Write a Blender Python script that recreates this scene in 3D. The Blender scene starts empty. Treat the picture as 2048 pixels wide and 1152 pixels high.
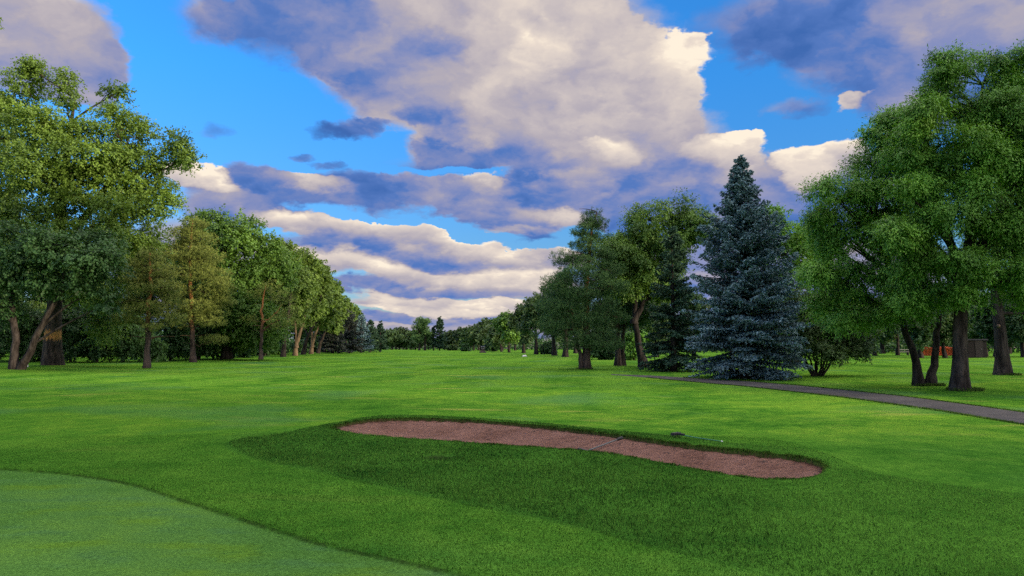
import bpy, math, random
import numpy as np
from math import radians, sin, cos, pi
from mathutils import Vector

rng = np.random.default_rng(7)
sc = bpy.context.scene
col = sc.collection

# ------------------------------------------------------------------ camera model
F = 1500.0                       # focal length in photo pixels (photo 2048 wide)
PITCH = math.atan((697 - 576) / F)
CAM = np.array([0.0, 0.0, 1.70])

def sstep(a, b, x):
    t = np.clip((x - a) / (b - a), 0, 1)
    return t * t * (3 - 2 * t)

def ground_base(x, y):
    x = np.asarray(x, float); y = np.asarray(y, float)
    D = np.hypot(x, y)
    z = 1.10 * (1 - np.exp(-D / 95.0)) - 0.02
    z = z + 0.45 * sstep(-12, -48, x) * sstep(25, 80, y) * (1 - 0.6 * sstep(150, 260, y))
    z = z + 0.030 * np.sin(x * .31 + 1.3) * np.sin(y * .23 + .4) + 0.016 * np.sin(x * .9 + y * .5)
    # low swell of rough in front of the bunker
    q = (y - (12.9 - 0.30 * x - .012 * x * x)) / 1.9
    z = z + 0.10 * np.exp(-q * q) * sstep(-7, -3, x) * (1 - sstep(5.5, 9, x))
    return z

def ray(px, py):
    cx = (px - 1024) / F; cz = (576 - py) / F
    return np.array([cx, cos(PITCH) - cz * sin(PITCH), sin(PITCH) + cz * cos(PITCH)])

def at_row(px, py):
    """world point where the line of sight of a photo pixel meets the lawn"""
    d = ray(px, py); t = 1.0
    for t in np.concatenate([np.arange(3, 40, .02), np.arange(40, 400, .2)]):
        p = CAM + d * t
        if p[2] < float(ground_base(p[0], p[1])):
            return p
    return CAM + d * 400

def at(px, Y):
    """point on the lawn below photo column px at distance Y"""
    x = (px - 1024) / F * Y / cos(PITCH) * 1.0
    return np.array([x, Y, float(ground_base(x, Y))])

def pt(px, py, Y):
    d = ray(px, py)
    return CAM + d * (Y / d[1])

# ------------------------------------------------------------------ mesh helpers
def mesh_np(name, V, Fc, mat, parent=None, attrs=None, smooth=False, link=True):
    V = np.asarray(V, np.float32); Fc = np.asarray(Fc, np.int32)
    k = Fc.shape[1]
    me = bpy.data.meshes.new(name)
    me.vertices.add(len(V)); me.vertices.foreach_set('co', V.ravel())
    me.loops.add(Fc.size); me.loops.foreach_set('vertex_index', Fc.ravel())
    me.polygons.add(len(Fc))
    me.polygons.foreach_set('loop_start', np.arange(0, Fc.size, k, dtype=np.int32))
    if smooth:
        me.polygons.foreach_set('use_smooth', np.ones(len(Fc), bool))
    for nm, arr in (attrs or {}).items():
        a = me.attributes.new(nm, 'FLOAT', 'POINT')
        a.data.foreach_set('value', np.asarray(arr, np.float32))
    me.update(calc_edges=True)
    if mat is not None: me.materials.append(mat)
    o = bpy.data.objects.new(name, me)
    col.objects.link(o)
    if parent is not None: o.parent = parent
    return o

class Quads:
    """collects quads (and a per-vertex tint)"""
    def __init__(s): s.V = []; s.F = []; s.T = []; s.n = 0
    def add(s, V, Fc, tint=0.5):
        V = np.asarray(V, float)
        s.V.append(V); s.F.append(np.asarray(Fc, int) + s.n); s.n += len(V)
        s.T.append(np.full(len(V), tint) if np.isscalar(tint) else np.asarray(tint))
    def tube(s, P, R, k=7, tint=.5, cap=True, wob=0.0):
        P = np.asarray(P, float); R = np.asarray(R, float); n = len(P)
        T = np.gradient(P, axis=0); T /= np.linalg.norm(T, axis=1)[:, None] + 1e-9
        ref = np.array([0.0, 1.0, 0.0]) if abs(T[0][1]) < .8 else np.array([1.0, 0, 0])
        A = np.cross(T, ref); A /= np.linalg.norm(A, axis=1)[:, None] + 1e-9
        B = np.cross(T, A)
        th = np.linspace(0, 2 * pi, k, endpoint=False)
        rad = R[:, None] * (1 + wob * rng.standard_normal((n, k)))
        V = P[:, None, :] + rad[..., None] * (np.cos(th)[None, :, None] * A[:, None, :] + np.sin(th)[None, :, None] * B[:, None, :])
        V = V.reshape(-1, 3)
        i = np.arange(n - 1)[:, None] * k; j = np.arange(k)[None, :]; j2 = (j + 1) % k
        Fc = np.stack([i + j, i + j2, i + k + j2, i + k + j], -1).reshape(-1, 4)
        s.add(V, Fc, tint)
    def leaves(s, C, U, N, L, W, tint):
        """diamond leaves: centre, long axis, normal, length, width"""
        U = U / (np.linalg.norm(U, axis=1)[:, None] + 1e-9)
        S = np.cross(N, U); S /= np.linalg.norm(S, axis=1)[:, None] + 1e-9
        L = np.broadcast_to(L, (len(C),))[:, None]; W = np.broadcast_to(W, (len(C),))[:, None]
        V = np.stack([C - U * L * .5, C + S * W * .5 + U * L * .05, C + U * L * .5, C - S * W * .5 + U * L * .05], 1).reshape(-1, 3)
        Fc = np.arange(len(V)).reshape(-1, 4)
        s.add(V, Fc, np.repeat(tint, 4))
    def build(s, name, mat, parent=None, smooth=False):
        return mesh_np(name, np.concatenate(s.V), np.concatenate(s.F), mat, parent,
                       {'tint': np.concatenate(s.T)}, smooth)

def unit(n):
    v = rng.standard_normal((n, 3)); return v / (np.linalg.norm(v, axis=1)[:, None] + 1e-9)

def bez(a, b, c, n):
    t = np.linspace(0, 1, n)[:, None]
    return (1 - t) ** 2 * a + 2 * t * (1 - t) * b + t * t * c

USED = {}
def empty(name, loc, label, cat, group=None):
    o = bpy.data.objects.new(name, None); col.objects.link(o)
    o.location = [float(v) for v in loc]; o.empty_display_size = .3
    o['label'] = label; o['category'] = cat
    if group: o['group'] = group
    return o
def tag(o, label, cat, group=None, kind=None):
    o['label'] = label
    if cat: o['category'] = cat
    if group: o['group'] = group
    if kind: o['kind'] = kind
    return o
def copy_thing(root, loc, label, scale=(1, 1, 1), rz=0, group=None):
    r = root.copy(); col.objects.link(r)
    r.location = [float(v) for v in loc]; r.scale = scale; r.rotation_euler = (0, 0, rz); r['label'] = label
    if group: r['group'] = group
    elif 'group' in r: del r['group']
    for ch in list(root.children):
        c = ch.copy(); col.objects.link(c); c.parent = r
    return r

# ------------------------------------------------------------------ material helpers
def new_mat(name):
    m = bpy.data.materials.new(name); m.use_nodes = True
    m.node_tree.nodes.clear(); return m, m.node_tree
class NT:
    def __init__(s, nt): s.nt = nt
    def n(s, typ, props=None, ins=None):
        nd = s.nt.nodes.new(typ)
        for k, v in (props or {}).items(): setattr(nd, k, v)
        for k, v in (ins or {}).items():
            if hasattr(v, 'is_output') or isinstance(v, bpy.types.NodeSocket): s.nt.links.new(v, nd.inputs[k])
            else: nd.inputs[k].default_value = v
        return nd
    def math(s, op, a, b=None, c=None, clamp=False):
        nd = s.nt.nodes.new('ShaderNodeMath'); nd.operation = op; nd.use_clamp = clamp
        for i, v in enumerate((a, b, c)):
            if v is None: continue
            if isinstance(v, bpy.types.NodeSocket): s.nt.links.new(v, nd.inputs[i])
            else: nd.inputs[i].default_value = v
        return nd.outputs[0]
    def vmath(s, op, a, b=None, scale=None):
        nd = s.nt.nodes.new('ShaderNodeVectorMath'); nd.operation = op
        for i, v in enumerate((a, b)):
            if v is None: continue
            if isinstance(v, bpy.types.NodeSocket): s.nt.links.new(v, nd.inputs[i])
            else: nd.inputs[i].default_value = v
        if scale is not None:
            if isinstance(scale, bpy.types.NodeSocket): s.nt.links.new(scale, nd.inputs['Scale'])
            else: nd.inputs['Scale'].default_value = scale
        return nd.outputs['Value'] if op in ('DOT_PRODUCT', 'LENGTH', 'DISTANCE') else nd.outputs[0]
    def mix(s, fac, a, b, blend='MIX'):
        nd = s.nt.nodes.new('ShaderNodeMix'); nd.data_type = 'RGBA'; nd.blend_type = blend
        for i, v in ((0, fac), (6, a), (7, b)):
            if isinstance(v, bpy.types.NodeSocket): s.nt.links.new(v, nd.inputs[i])
            elif i == 0: nd.inputs[i].default_value = v
            else: nd.inputs[i].default_value = tuple(v) + ((1,) if len(v) == 3 else ())
        return nd.outputs[2]
    def ramp(s, fac, stops, interp='LINEAR'):
        nd = s.nt.nodes.new('ShaderNodeValToRGB'); nd.color_ramp.interpolation = interp
        el = nd.color_ramp.elements
        while len(el) < len(stops): el.new(.5)
        for e, (p, c) in zip(el, stops):
            e.position = p; e.color = tuple(c) + ((1,) if len(c) == 3 else ())
        s.nt.links.new(fac, nd.inputs[0]); return nd.outputs[0]
    def range(s, v, a, b, c=0, d=1, smooth=True):
        nd = s.nt.nodes.new('ShaderNodeMapRange'); nd.interpolation_type = 'SMOOTHSTEP' if smooth else 'LINEAR'
        s.nt.links.new(v, nd.inputs[0])
        for i, x in enumerate((a, b, c, d)): nd.inputs[i + 1].default_value = x
        return nd.outputs[0]
    def noise(s, vec, scale, detail=4, rough=.5, out=0, dim='3D'):
        nd = s.nt.nodes.new('ShaderNodeTexNoise'); nd.noise_dimensions = dim
        if vec is not None: s.nt.links.new(vec, nd.inputs['Vector'])
        nd.inputs['Scale'].default_value = scale; nd.inputs['Detail'].default_value = detail
        nd.inputs['Roughness'].default_value = rough
        return nd.outputs[out]
    def attr(s, name):
        nd = s.nt.nodes.new('ShaderNodeAttribute'); nd.attribute_name = name; return nd.outputs['Fac']
def lin(r, g, b):
    f = lambda c: (c / 255 / 12.92) if c / 255 <= .04045 else ((c / 255 + .055) / 1.055) ** 2.4
    return (f(r), f(g), f(b))

def leaf_mat(name, dark, light, trans=.35, warm=None, spec=.25, objvar=.25, rough=.55):
    m, nt = new_mat(name); t = NT(nt)
    tint = t.attr('tint')
    oi = t.n('ShaderNodeObjectInfo')
    c = t.mix(tint, dark, light)
    v = t.math('MULTIPLY_ADD', oi.outputs['Random'], objvar, 1 - objvar / 2)
    c2 = t.vmath('SCALE', c, scale=v)
    p = t.n('ShaderNodeBsdfPrincipled', ins={'Base Color': c2, 'Roughness': rough, 'Specular IOR Level': spec})
    tr = t.n('ShaderNodeBsdfTranslucent', ins={'Color': t.mix(1.0, c2, warm or (1.25, 1.15, .55), 'MULTIPLY')})
    mx = t.n('ShaderNodeMixShader', ins={0: trans, 1: p.outputs[0], 2: tr.outputs[0]})
    t.n('ShaderNodeOutputMaterial', ins={0: mx.outputs[0]})
    return m

def bark_mat(name, c1, c2, scale=6, upper=None, upper_z=(3, 5), scar=None):
    m, nt = new_mat(name); t = NT(nt)
    tc = t.n('ShaderNodeTexCoord').outputs['Object']
    st = t.vmath('MULTIPLY', tc, (1, 1, .18))
    n1 = t.noise(st, scale, 6, .65)
    n2 = t.noise(tc, .9, 3)
    f = t.range(n1, .36, .62)
    c = t.mix(f, c1, c2)
    c = t.mix(t.range(n2, .4, .7, 0, .5), c, tuple(v * .6 for v in c1))
    if upper:
        z = t.n('ShaderNodeSeparateXYZ', ins={0: tc}).outputs[2]
        zz = t.math('MULTIPLY_ADD', n2, 1.5, z)
        c = t.mix(t.range(zz, upper_z[0], upper_z[1]), c, t.mix(f, tuple(v * .55 for v in upper), upper))
    if scar:
        z = t.n('ShaderNodeSeparateXYZ', ins={0: tc}).outputs[2]
        za = t.math('ABSOLUTE', t.math('SUBTRACT', t.math('MULTIPLY_ADD', n1, 1.1, z), scar[0]))
        c = t.mix(t.range(za, scar[1], scar[1] * .4), c, t.mix(f, tuple(v * .6 for v in scar[2]), scar[2]))
    bp = t.n('ShaderNodeBump', ins={'Strength': .9, 'Distance': .06, 'Height': n1})
    p = t.n('ShaderNodeBsdfPrincipled', ins={'Base Color': c, 'Roughness': .9, 'Specular IOR Level': .15, 'Normal': bp.outputs[0]})
    t.n('ShaderNodeOutputMaterial', ins={0: p.outputs[0]})
    return m

def plain_mat(name, c, rough=.6, var=.25, scale=8, metal=0):
    m, nt = new_mat(name); t = NT(nt)
    tc = t.n('ShaderNodeTexCoord').outputs['Object']
    n = t.noise(tc, scale, 5, .6)
    cc = t.mix(n, tuple(v * (1 - var) for v in c), tuple(min(1, v * (1 + var)) for v in c))
    p = t.n('ShaderNodeBsdfPrincipled', ins={'Base Color': cc, 'Roughness': rough, 'Metallic': metal})
    t.n('ShaderNodeOutputMaterial', ins={0: p.outputs[0]})
    return m

# ------------------------------------------------------------------ sky: Nishita sky with procedural clouds
SUN_AZ, SUN_EL = 116.0, 8.0       # clockwise from +Y (view direction), elevation
def azel(px, py):
    d = ray(px, py); d = d / np.linalg.norm(d)
    return np.array([math.degrees(math.atan2(d[0], d[1])), math.degrees(math.asin(d[2]))])

# clouds: (centre x, y, half width, half height [photo px], turn deg, amount, tone 0 shade..1 sunlit, top-to-bottom tone change)
CLOUDS = [
 (1040,150,330,190,  0,1.00,.60,.10),(850,110,270,130,  8,.90,.50,.05),(640,55,260,95,  6,.90,.24,.08),
 (735,125,140,56, 10,.80,.26,.05),(1265,130,150,80,  6,1.10,.77,.22),(1352,122,58,56,  0,1.00,.79,.20),
 (1190,60,110,75, 25,1.00,.80,.05),(1060,25,120,60, 10,.90,.78,.10),(1160,225,210,95,  0,1.00,.66,.25),
 (1290,235,120,80,  0,.90,.58,.30),(960,265,120,60,  0,.80,.45,.30),(985,306,170,28,  3,.80,.10,.10),
 (1150,330,200,80,  0,.90,.50,.25),(1120,388,170,34,  3,.90,.10,.15),(1225,292,60,34, 10,.80,.95,.30),
 (1360,310,160,110,  0,.80,.40,.10),(1470,285,90,42,  8,.90,.78,.28),(1410,290,40,32,  0,.70,.74,.2),
 (1535,262,50,28,  0,.80,.88,.2),(1645,322,85,38,  4,.95,.80,.30),(1600,352,46,38,  0,.85,.80,.2),
 (1500,400,230,100,  0,1.00,.28,.20),(1690,410,140,80,  0,1.00,.26,.20),(1300,400,160,70,  0,.90,.33,.2),
 (1560,45,180,60,  5,.80,.18,.10),(1800,50,260,120, 10,1.00,.28,.10),(1990,120,230,160,  0,1.10,.36,.10),
 (1800,205,90,55, 20,.75,.26,.1),(1716,172,32,22,  0,.80,.72,.25),(1600,182,66,20,  0,.46,.14,.1),
 (50,50,175,120,  0,1.10,.44,.10),(180,90,60,60,  0,.80,.36,.1),(110,150,90,40,  0,.70,.30,.1),
 (400,20,100,45, 10,.50,.38,.1),(440,245,44,18,  0,.30,.18,0),(690,241,100,20,  2,.66,.14,.05),
 (590,298,30,8,  0,.42,.16,0),(655,318,44,8,  5,.42,.16,0),
 (390,348,90,24,  3,1.00,.88,.20),(530,350,85,26,  3,.90,.12,.10),(470,405,140,55,  4,1.00,.32,.10),
 (640,362,130,22,  6,.95,.76,.20),(790,372,170,32,  5,.95,.14,.20),(660,402,150,40,  5,.90,.22,.10),
 (900,398,170,38,  5,.95,.26,.20),(1000,415,190,32,  7,.95,.58,.20),(985,380,70,16,  0,.80,.66,.1),
 (900,322,150,30,  2,.80,.16,.20),(1120,440,110,26,  8,.9,.45,.3),(880,428,120,18, 4,.7,.24,.1),
 (590,445,90,24,  6,.95,.78,.30),(690,468,120,26,  7,1.00,.66,.40),(800,484,130,28,  6,1.00,.60,.40),
 (920,500,140,28,  7,1.00,.62,.40),(1050,515,120,26,  8,1.00,.74,.30),(720,505,160,18,  7,.90,.24,.10),
 (900,524,180,14,  5,.90,.30,.10),(1040,458,90,14,  6,.7,.50,.30),(1020,475,80,10,5,.5,.2,0),
 (690,528,140,26,  7,1.05,.90,.25),(850,550,170,28,  6,1.00,.78,.30),(1010,562,150,26,  6,1.00,.74,.30),
 (800,583,180,15,  4,.95,.30,.10),(1000,590,140,13,  4,.95,.36,.10),(820,606,220,12,  3,1.00,.72,.20),
 (900,622,150,9,  2,1.00,.86,.10),(1010,612,80,9,  0,1.00,.78,.1),(900,640,280,12,  1,1.00,.30,.10),
 (800,655,170,9,  1,1.00,.56,.10),(1010,652,150,9,  0,1.00,.46,.10),(900,672,400,14, 0,.9,.38,.1),
 (660,428,80,22,6,-.9,0,0),(760,452,50,12,6,-.6,0,0),(930,462,90,12,5,-.75,0,0),(1040,488,70,12,5,-.7,0,0),(880,342,130,9,2,-.6,0,0),(1010,356,60,12,0,-.7,0,0),
 (550,432,30,10,0,-.5,0,0),(740,598,60,10,3,-.8,0,0),(1180,465,40,14,0,-.5,0,0),(800,300,60,40,0,-.4,0,0),(1620,235,80,30,0,-.4,0,0),
 (1113,93,66,46,10,.45,.92,.1),(1395,120,36,34,0,.4,.85,.15),(1206,277,48,18,8,.6,.96,.2),(1013,170,80,60,0,.3,.72,.2),(1105,43,34,26,0,.35,.42,0),(1172,88,42,18,20,.3,.50,0),
 (1240,95,60,30,10,.4,.92,.1),(1300,165,80,34,5,.4,.80,.2),(1190,190,90,40,10,.4,.72,.3),(1240,215,70,24,0,.3,.52,.2),(1090,240,60,50,20,.4,.74,.2),(1150,255,60,24,-10,.3,.46,.2),(940,220,70,60,10,.4,.56,.1),(900,90,90,50,10,.4,.52,.05),(980,90,80,60,0,.4,.62,.05),
 (942,293,150,20,2,.5,.08,.2),(1120,388,150,20,3,.5,.06,.2),(1084,325,110,44,0,.4,.56,.25),(1180,330,70,40,0,.4,.60,.3),(927,343,60,9,0,-.5,0,0),(970,367,44,11,4,.5,.84,.2),
 (1370,330,80,60,0,.4,.42,.1),(1526,250,36,16,0,.5,.84,.2),(1469,322,66,34,0,.5,.74,.2),(1460,300,50,24,10,.4,.82,.2),(1533,400,60,60,0,.4,.20,.1),(1605,345,34,26,0,.5,.84,.1),(1660,345,60,24,0,.4,.62,.2),
 (571,43,140,44,4,.5,.24,.1),(690,128,80,34,8,.4,.22,.1),(835,222,44,30,10,.4,.22,.1),(760,60,120,40,5,.4,.40,.1),(1560,50,120,36,0,.4,.14,.1),(1900,60,90,50,0,.4,.42,.1),(1830,140,90,50,0,.4,.24,.1),
 (880,472,70,12,6,.4,.86,.2),(700,452,60,11,6,.5,.90,.2),(590,440,50,14,6,.5,.92,.2),(1000,505,60,11,6,.4,.88,.2),(760,540,90,12,6,.4,.98,.1),(650,520,60,12,6,.5,.98,.1),(930,558,70,10,5,.4,.93,.1),(1060,548,60,12,5,.4,.92,.1),
 (1500,560,400,90, 0,.9,.35,.2),(400,560,200,120, 0,.9,.35,.2),
]
world = bpy.data.worlds.new('World'); sc.world = world; world.use_nodes = True
world.cycles.sampling_method = 'NONE'
wt = world.node_tree; wt.nodes.clear(); W = NT(wt)
tc = W.n('ShaderNodeTexCoord').outputs['Generated']
sp = W.n('ShaderNodeSeparateXYZ', ins={0: tc})
dx, dy, dz = sp.outputs
az = W.math('MULTIPLY', W.math('ARCTAN2', dx, dy), 180 / pi)
el = W.math('MULTIPLY', W.math('ARCSINE', dz), 180 / pi)
P = W.n('ShaderNodeCombineXYZ', ins={0: az, 1: el, 2: 0.0}).outputs[0]
# cloud-layer coordinate: puffs shrink and flatten towards the horizon
zz = W.math('ADD', W.math('MAXIMUM', dz, 0.0), .40)
Np = W.vmath('DIVIDE', tc, W.n('ShaderNodeCombineXYZ', ins={0: zz, 1: zz, 2: zz}).outputs[0])
warp = W.noise(Np, 3.0, 7, .60, out='Color')
wv = W.vmath('SUBTRACT', warp, (.5, .5, .5))
hscale = W.range(el, 0, 16, .18, 1.0, False)
hv = W.n('ShaderNodeCombineXYZ', ins={0: 11.0, 1: W.math('MULTIPLY', hscale, 8.5), 2: 0.0}).outputs[0]
Pw = W.vmath('ADD', P, W.vmath('MULTIPLY', wv, hv))
acc = None            # (cover, tone, weight) summed over the clouds, one after the other
for (cx, cy, rx, ry, rot, amp, tone, k) in CLOUDS:
    c0 = azel(cx, cy); sx = (azel(cx + rx, cy)[0] - azel(cx - rx, cy)[0]) / 2 * 1.12; sy = abs(azel(cx, cy - ry)[1] - azel(cx, cy + ry)[1]) / 2 * 1.18
    mp = W.n('ShaderNodeMapping', {'vector_type': 'TEXTURE'}, {'Location': (c0[0], c0[1], 0), 'Rotation': (0, 0, radians(-rot)), 'Scale': (sx, sy, 1)})
    if acc is None: Pi = Pw
    else: Pi = W.n('ShaderNodeVectorMath', {'operation': 'MULTIPLY_ADD'}, {0: acc, 1: (1e-7, 1e-7, 1e-7), 2: Pw}).outputs[0]
    W.nt.links.new(Pi, mp.inputs['Vector'])
    l = mp.outputs[0]
    w = W.math('SUBTRACT', 1.0, W.vmath('DOT_PRODUCT', l, l), clamp=True)
    v = W.n('ShaderNodeCombineXYZ', ins={0: W.math('MULTIPLY', w, amp)})
    if amp > 0:           # (a negative amount is a gap in the cloud)
        ly = W.vmath('DOT_PRODUCT', l, (0, 1, 0))
        w2 = W.math('MULTIPLY', w, W.math('MULTIPLY', w, amp * min(3.2, max(.6, 130 / rx))))
        W.nt.links.new(W.math('MULTIPLY', w2, W.math('MULTIPLY_ADD', ly, k, tone)), v.inputs[1]); W.nt.links.new(w2, v.inputs[2])
    acc = v.outputs[0] if acc is None else W.vmath('ADD', acc, v.outputs[0])
D, T, Wt = W.n('ShaderNodeSeparateXYZ', ins={0: acc}).outputs
toneh = W.math('DIVIDE', T, W.math('ADD', Wt, .0005))
# billows
L2 = W.vmath('ADD', Pw2 := W.vmath('ADD', Np, W.vmath('SCALE', wv, scale=.35)), (.07, .0, .06))
n1 = W.noise(Pw2, 5.6, 6, .52); n2 = W.noise(L2, 5.6, 3, .42)
n3 = W.noise(Pw2, 15, 3, .5); n4 = W.noise(W.vmath('ADD', Pw2, (.03, 0, .025)), 15, 3, .5)
relief = W.math('MULTIPLY_ADD', W.math('SUBTRACT', n3, n4), .24, W.math('SUBTRACT', n1, n2))
# broken cloud over the rest of the sky
inview = W.math('MULTIPLY', W.range(W.math('ABSOLUTE', az), 38, 52, 1, 0), W.range(el, 27, 36, 1, 0))
gen = W.range(W.noise(Np, 1.1, 5, .55), .42, .66)
gen = W.math('MULTIPLY', gen, W.math('SUBTRACT', 1.0, inview))
D2 = W.math('ADD', D, W.math('MULTIPLY', gen, 1.0))
De = W.math('SUBTRACT', W.math('MULTIPLY', D2, 1.55), W.math('MULTIPLY', n1, .95))
soft = W.math('SUBTRACT', 1.0, toneh, clamp=True)          # lit heaps have crisp edges, shaded sheets soft ones
mr = W.n('ShaderNodeMapRange', {'interpolation_type': 'SMOOTHSTEP'}, {0: De, 1: W.math('MULTIPLY_ADD', soft, -.28, -.30), 2: W.math('MULTIPLY_ADD', soft, .46, .14), 3: 0.0, 4: 1.0})
alpha = W.math('MULTIPLY', mr.outputs[0], W.range(D2, .0, .08))
toneg = W.math('MULTIPLY_ADD', W.math('SUBTRACT', 1.0, inview), .0, toneh)
tone = W.math('ADD', W.mix(inview, (.85, .85, .85), toneg), 0.0)
thin = W.range(De, .1, .6, .03, 0.0)
tone = W.math('ADD', W.math('ADD', W.math('MULTIPLY', relief, .85), thin), tone, clamp=True)
ccol = W.ramp(tone, [(0, lin(62, 103, 172)), (.18, lin(84, 119, 186)), (.36, lin(134, 142, 184)), (.55, lin(174, 167, 178)),
                     (.75, lin(203, 192, 189)), (.92, lin(228, 214, 201)), (1, lin(248, 234, 214))])
sky = W.n('ShaderNodeTexSky', {'sky_type': 'NISHITA', 'sun_disc': False, 'sun_elevation': radians(SUN_EL), 'sun_rotation': radians(SUN_AZ),
                               'air_density': 1.0, 'dust_density': .6, 'ozone_density': 1.6})
SKYK = .10; VIS = .68
skyc = W.mix(1.0, sky.outputs[0], W.ramp(W.math('MULTIPLY', el, 1 / 40), [(0, (.72, .85, 1.5)), (.2, (.50, 1.0, 1.8)), (.5, (.34, 1.35, 2.6)), (1, (.36, 1.55, 3.1))]), 'MULTIPLY')
glow = W.range(dy, .35, -.6, VIS, 1.9)                     # unseen cloud behind the camera brightened as added fill light
cc = W.vmath('SCALE', ccol, scale=W.math('MULTIPLY', W.math('ADD', glow, W.range(dz, .50, .85, 0.0, 3.6)), 1 / SKYK))  # overhead cloud out of view boosted too, as added top light
skyc = W.vmath('SCALE', skyc, scale=.94)
fin = W.mix(alpha, skyc, cc)
bg = W.n('ShaderNodeBackground', ins={'Color': fin, 'Strength': SKYK})
W.n('ShaderNodeOutputWorld', ins={0: bg.outputs[0]})

sun = bpy.data.lights.new('sun', 'SUN'); sun.energy = 3.8; sun.angle = radians(1.0); sun.color = (1.0, .79, .54)
so = bpy.data.objects.new('sun', sun); col.objects.link(so)
sv = Vector((sin(radians(SUN_AZ)) * cos(radians(SUN_EL)), cos(radians(SUN_AZ)) * cos(radians(SUN_EL)), sin(radians(SUN_EL))))
so.rotation_euler = sv.to_track_quat('Z', 'Y').to_euler(); so.location = (30, -30, 40)

# ------------------------------------------------------------------ ground: one sheet with the mown zones of the golf hole
def smooth_closed(P, it=2):
    P = np.asarray(P, float)
    for _ in range(it):
        Q = np.roll(P, -1, 0); P = np.stack([.75 * P + .25 * Q, .25 * P + .75 * Q], 1).reshape(-1, 2)
    return P
def outline(px): return np.array([at_row(*p)[:2] for p in px])
def sdist(x, y, poly):
    """signed distance to a closed polygon, positive inside"""
    x = np.asarray(x, float).ravel(); y = np.asarray(y, float).ravel()
    d = np.full(len(x), 1e9); ins = np.zeros(len(x), bool)
    for a, b in zip(poly, np.roll(poly, -1, 0)):
        ex, ey = b - a; wx, wy = x - a[0], y - a[1]
        tt = np.clip((wx * ex + wy * ey) / (ex * ex + ey * ey + 1e-12), 0, 1)
        d = np.minimum(d, (wx - ex * tt) ** 2 + (wy - ey * tt) ** 2)
        c = ((a[1] <= y) & (b[1] > y)) | ((b[1] <= y) & (a[1] > y))
        ins ^= c & (x < (b[0] - a[0]) * (y - a[1]) / (b[1] - a[1] + 1e-12) + a[0])
    d = np.sqrt(d); return np.where(ins, d, -d)

BUNKER = smooth_closed(outline([(655,859),(690,846),(750,838),(850,837),(950,841),(1050,849),(1150,860),(1250,873),(1350,888),(1450,900),
    (1550,909),(1630,920),(1656,934),(1645,954),(1590,962),(1530,962),(1450,952),(1380,939),(1300,923),(1200,906),(1100,898),(1000,892),
    (900,884),(800,878),(720,871)]))
GREEN = smooth_closed(np.vstack([outline([(-60,936),(60,940),(150,949),(260,966),(330,990),(400,1012),(480,1038),(560,1064),(640,1088),(720,1106),(800,1122),(880,1140),(960,1160)]),
    [[0.6, 4.2], [1.6, 2.5], [1.5, -3], [-3, -9], [-12, -8], [-15, 2], [-12.5, 8]]]), 2)
# the longer grass round the bunker
ROUGH = smooth_closed(np.vstack([outline([(438,884),(470,908),(560,930),(650,948),(800,984),(950,1014),(1100,1044),(1200,1068),(1300,1094),(1400,1120),(1500,1146)]),
    [[2.6, 4.6], [5.0, 3.0], [9.0, 4.0]], outline([(2200,1010),(1990,985),(1830,962),(1720,942),(1665,914),(1600,898),(1450,888),(1300,869),(1150,853),(1000,840),(850,831),(745,832),(680,844),(580,868)])]), 2)

xs = np.concatenate([-np.geomspace(8.2, 4000, 70)[::-1], np.arange(-8.0, 10.0, .045), np.geomspace(10.2, 4000, 66)])
ys = np.concatenate([-np.geomspace(.6, 4000, 44)[::-1], np.arange(-.4, 4.4, .2), np.arange(4.4, 19.2, .045), np.geomspace(19.3, 4500, 95)])
X, Y = np.meshgrid(xs, ys)
near = (np.abs(X) < 14) & (Y > 2) & (Y < 25)
def field(poly, far=-3.0):
    o = np.full(X.shape, far); o[near] = sdist(X[near], Y[near], poly); return o
s_b = field(BUNKER); s_g = field(GREEN); s_r = field(ROUGH)
behind = (Y <= 2) | (X <= -8)
s_g[behind & (np.hypot(X, Y) < 40)] = sdist(X[behind & (np.hypot(X, Y) < 40)], Y[behind & (np.hypot(X, Y) < 40)], GREEN)
Z = ground_base(X, Y)
def shorn(s, rough):        # green lies a touch below the fringe, the rough a touch above
    return -.030 * sstep(-.03, .03, s) + .02 * sstep(-.06, .06, rough)
DIV = at_row(878, 915)
dv = np.hypot((X - DIV[0]) / .24, (Y - DIV[1]) / .20)
Zg = Z + shorn(s_g, s_r) - .75 * sstep(.02, .13, s_b) - .06 * np.exp(-dv * dv)
ny, nx = X.shape
ii = (np.arange(ny - 1)[:, None] * nx + np.arange(nx - 1)[None, :]).ravel()
FG = np.stack([ii, ii + 1, ii + nx + 1, ii + nx], 1)

m, nt = new_mat('lawn'); t = NT(nt)
geo = t.n('ShaderNodeNewGeometry').outputs['Position']
g_, r_, b_, dvt = t.attr('green'), t.attr('rough'), t.attr('bunker'), t.attr('divot')
nL = t.noise(geo, .16, 4, .55); nM = t.noise(geo, .75, 5, .6); nS = t.noise(geo, 6.0, 5, .65); nF = t.noise(geo, 45, 4, .7)
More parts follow.
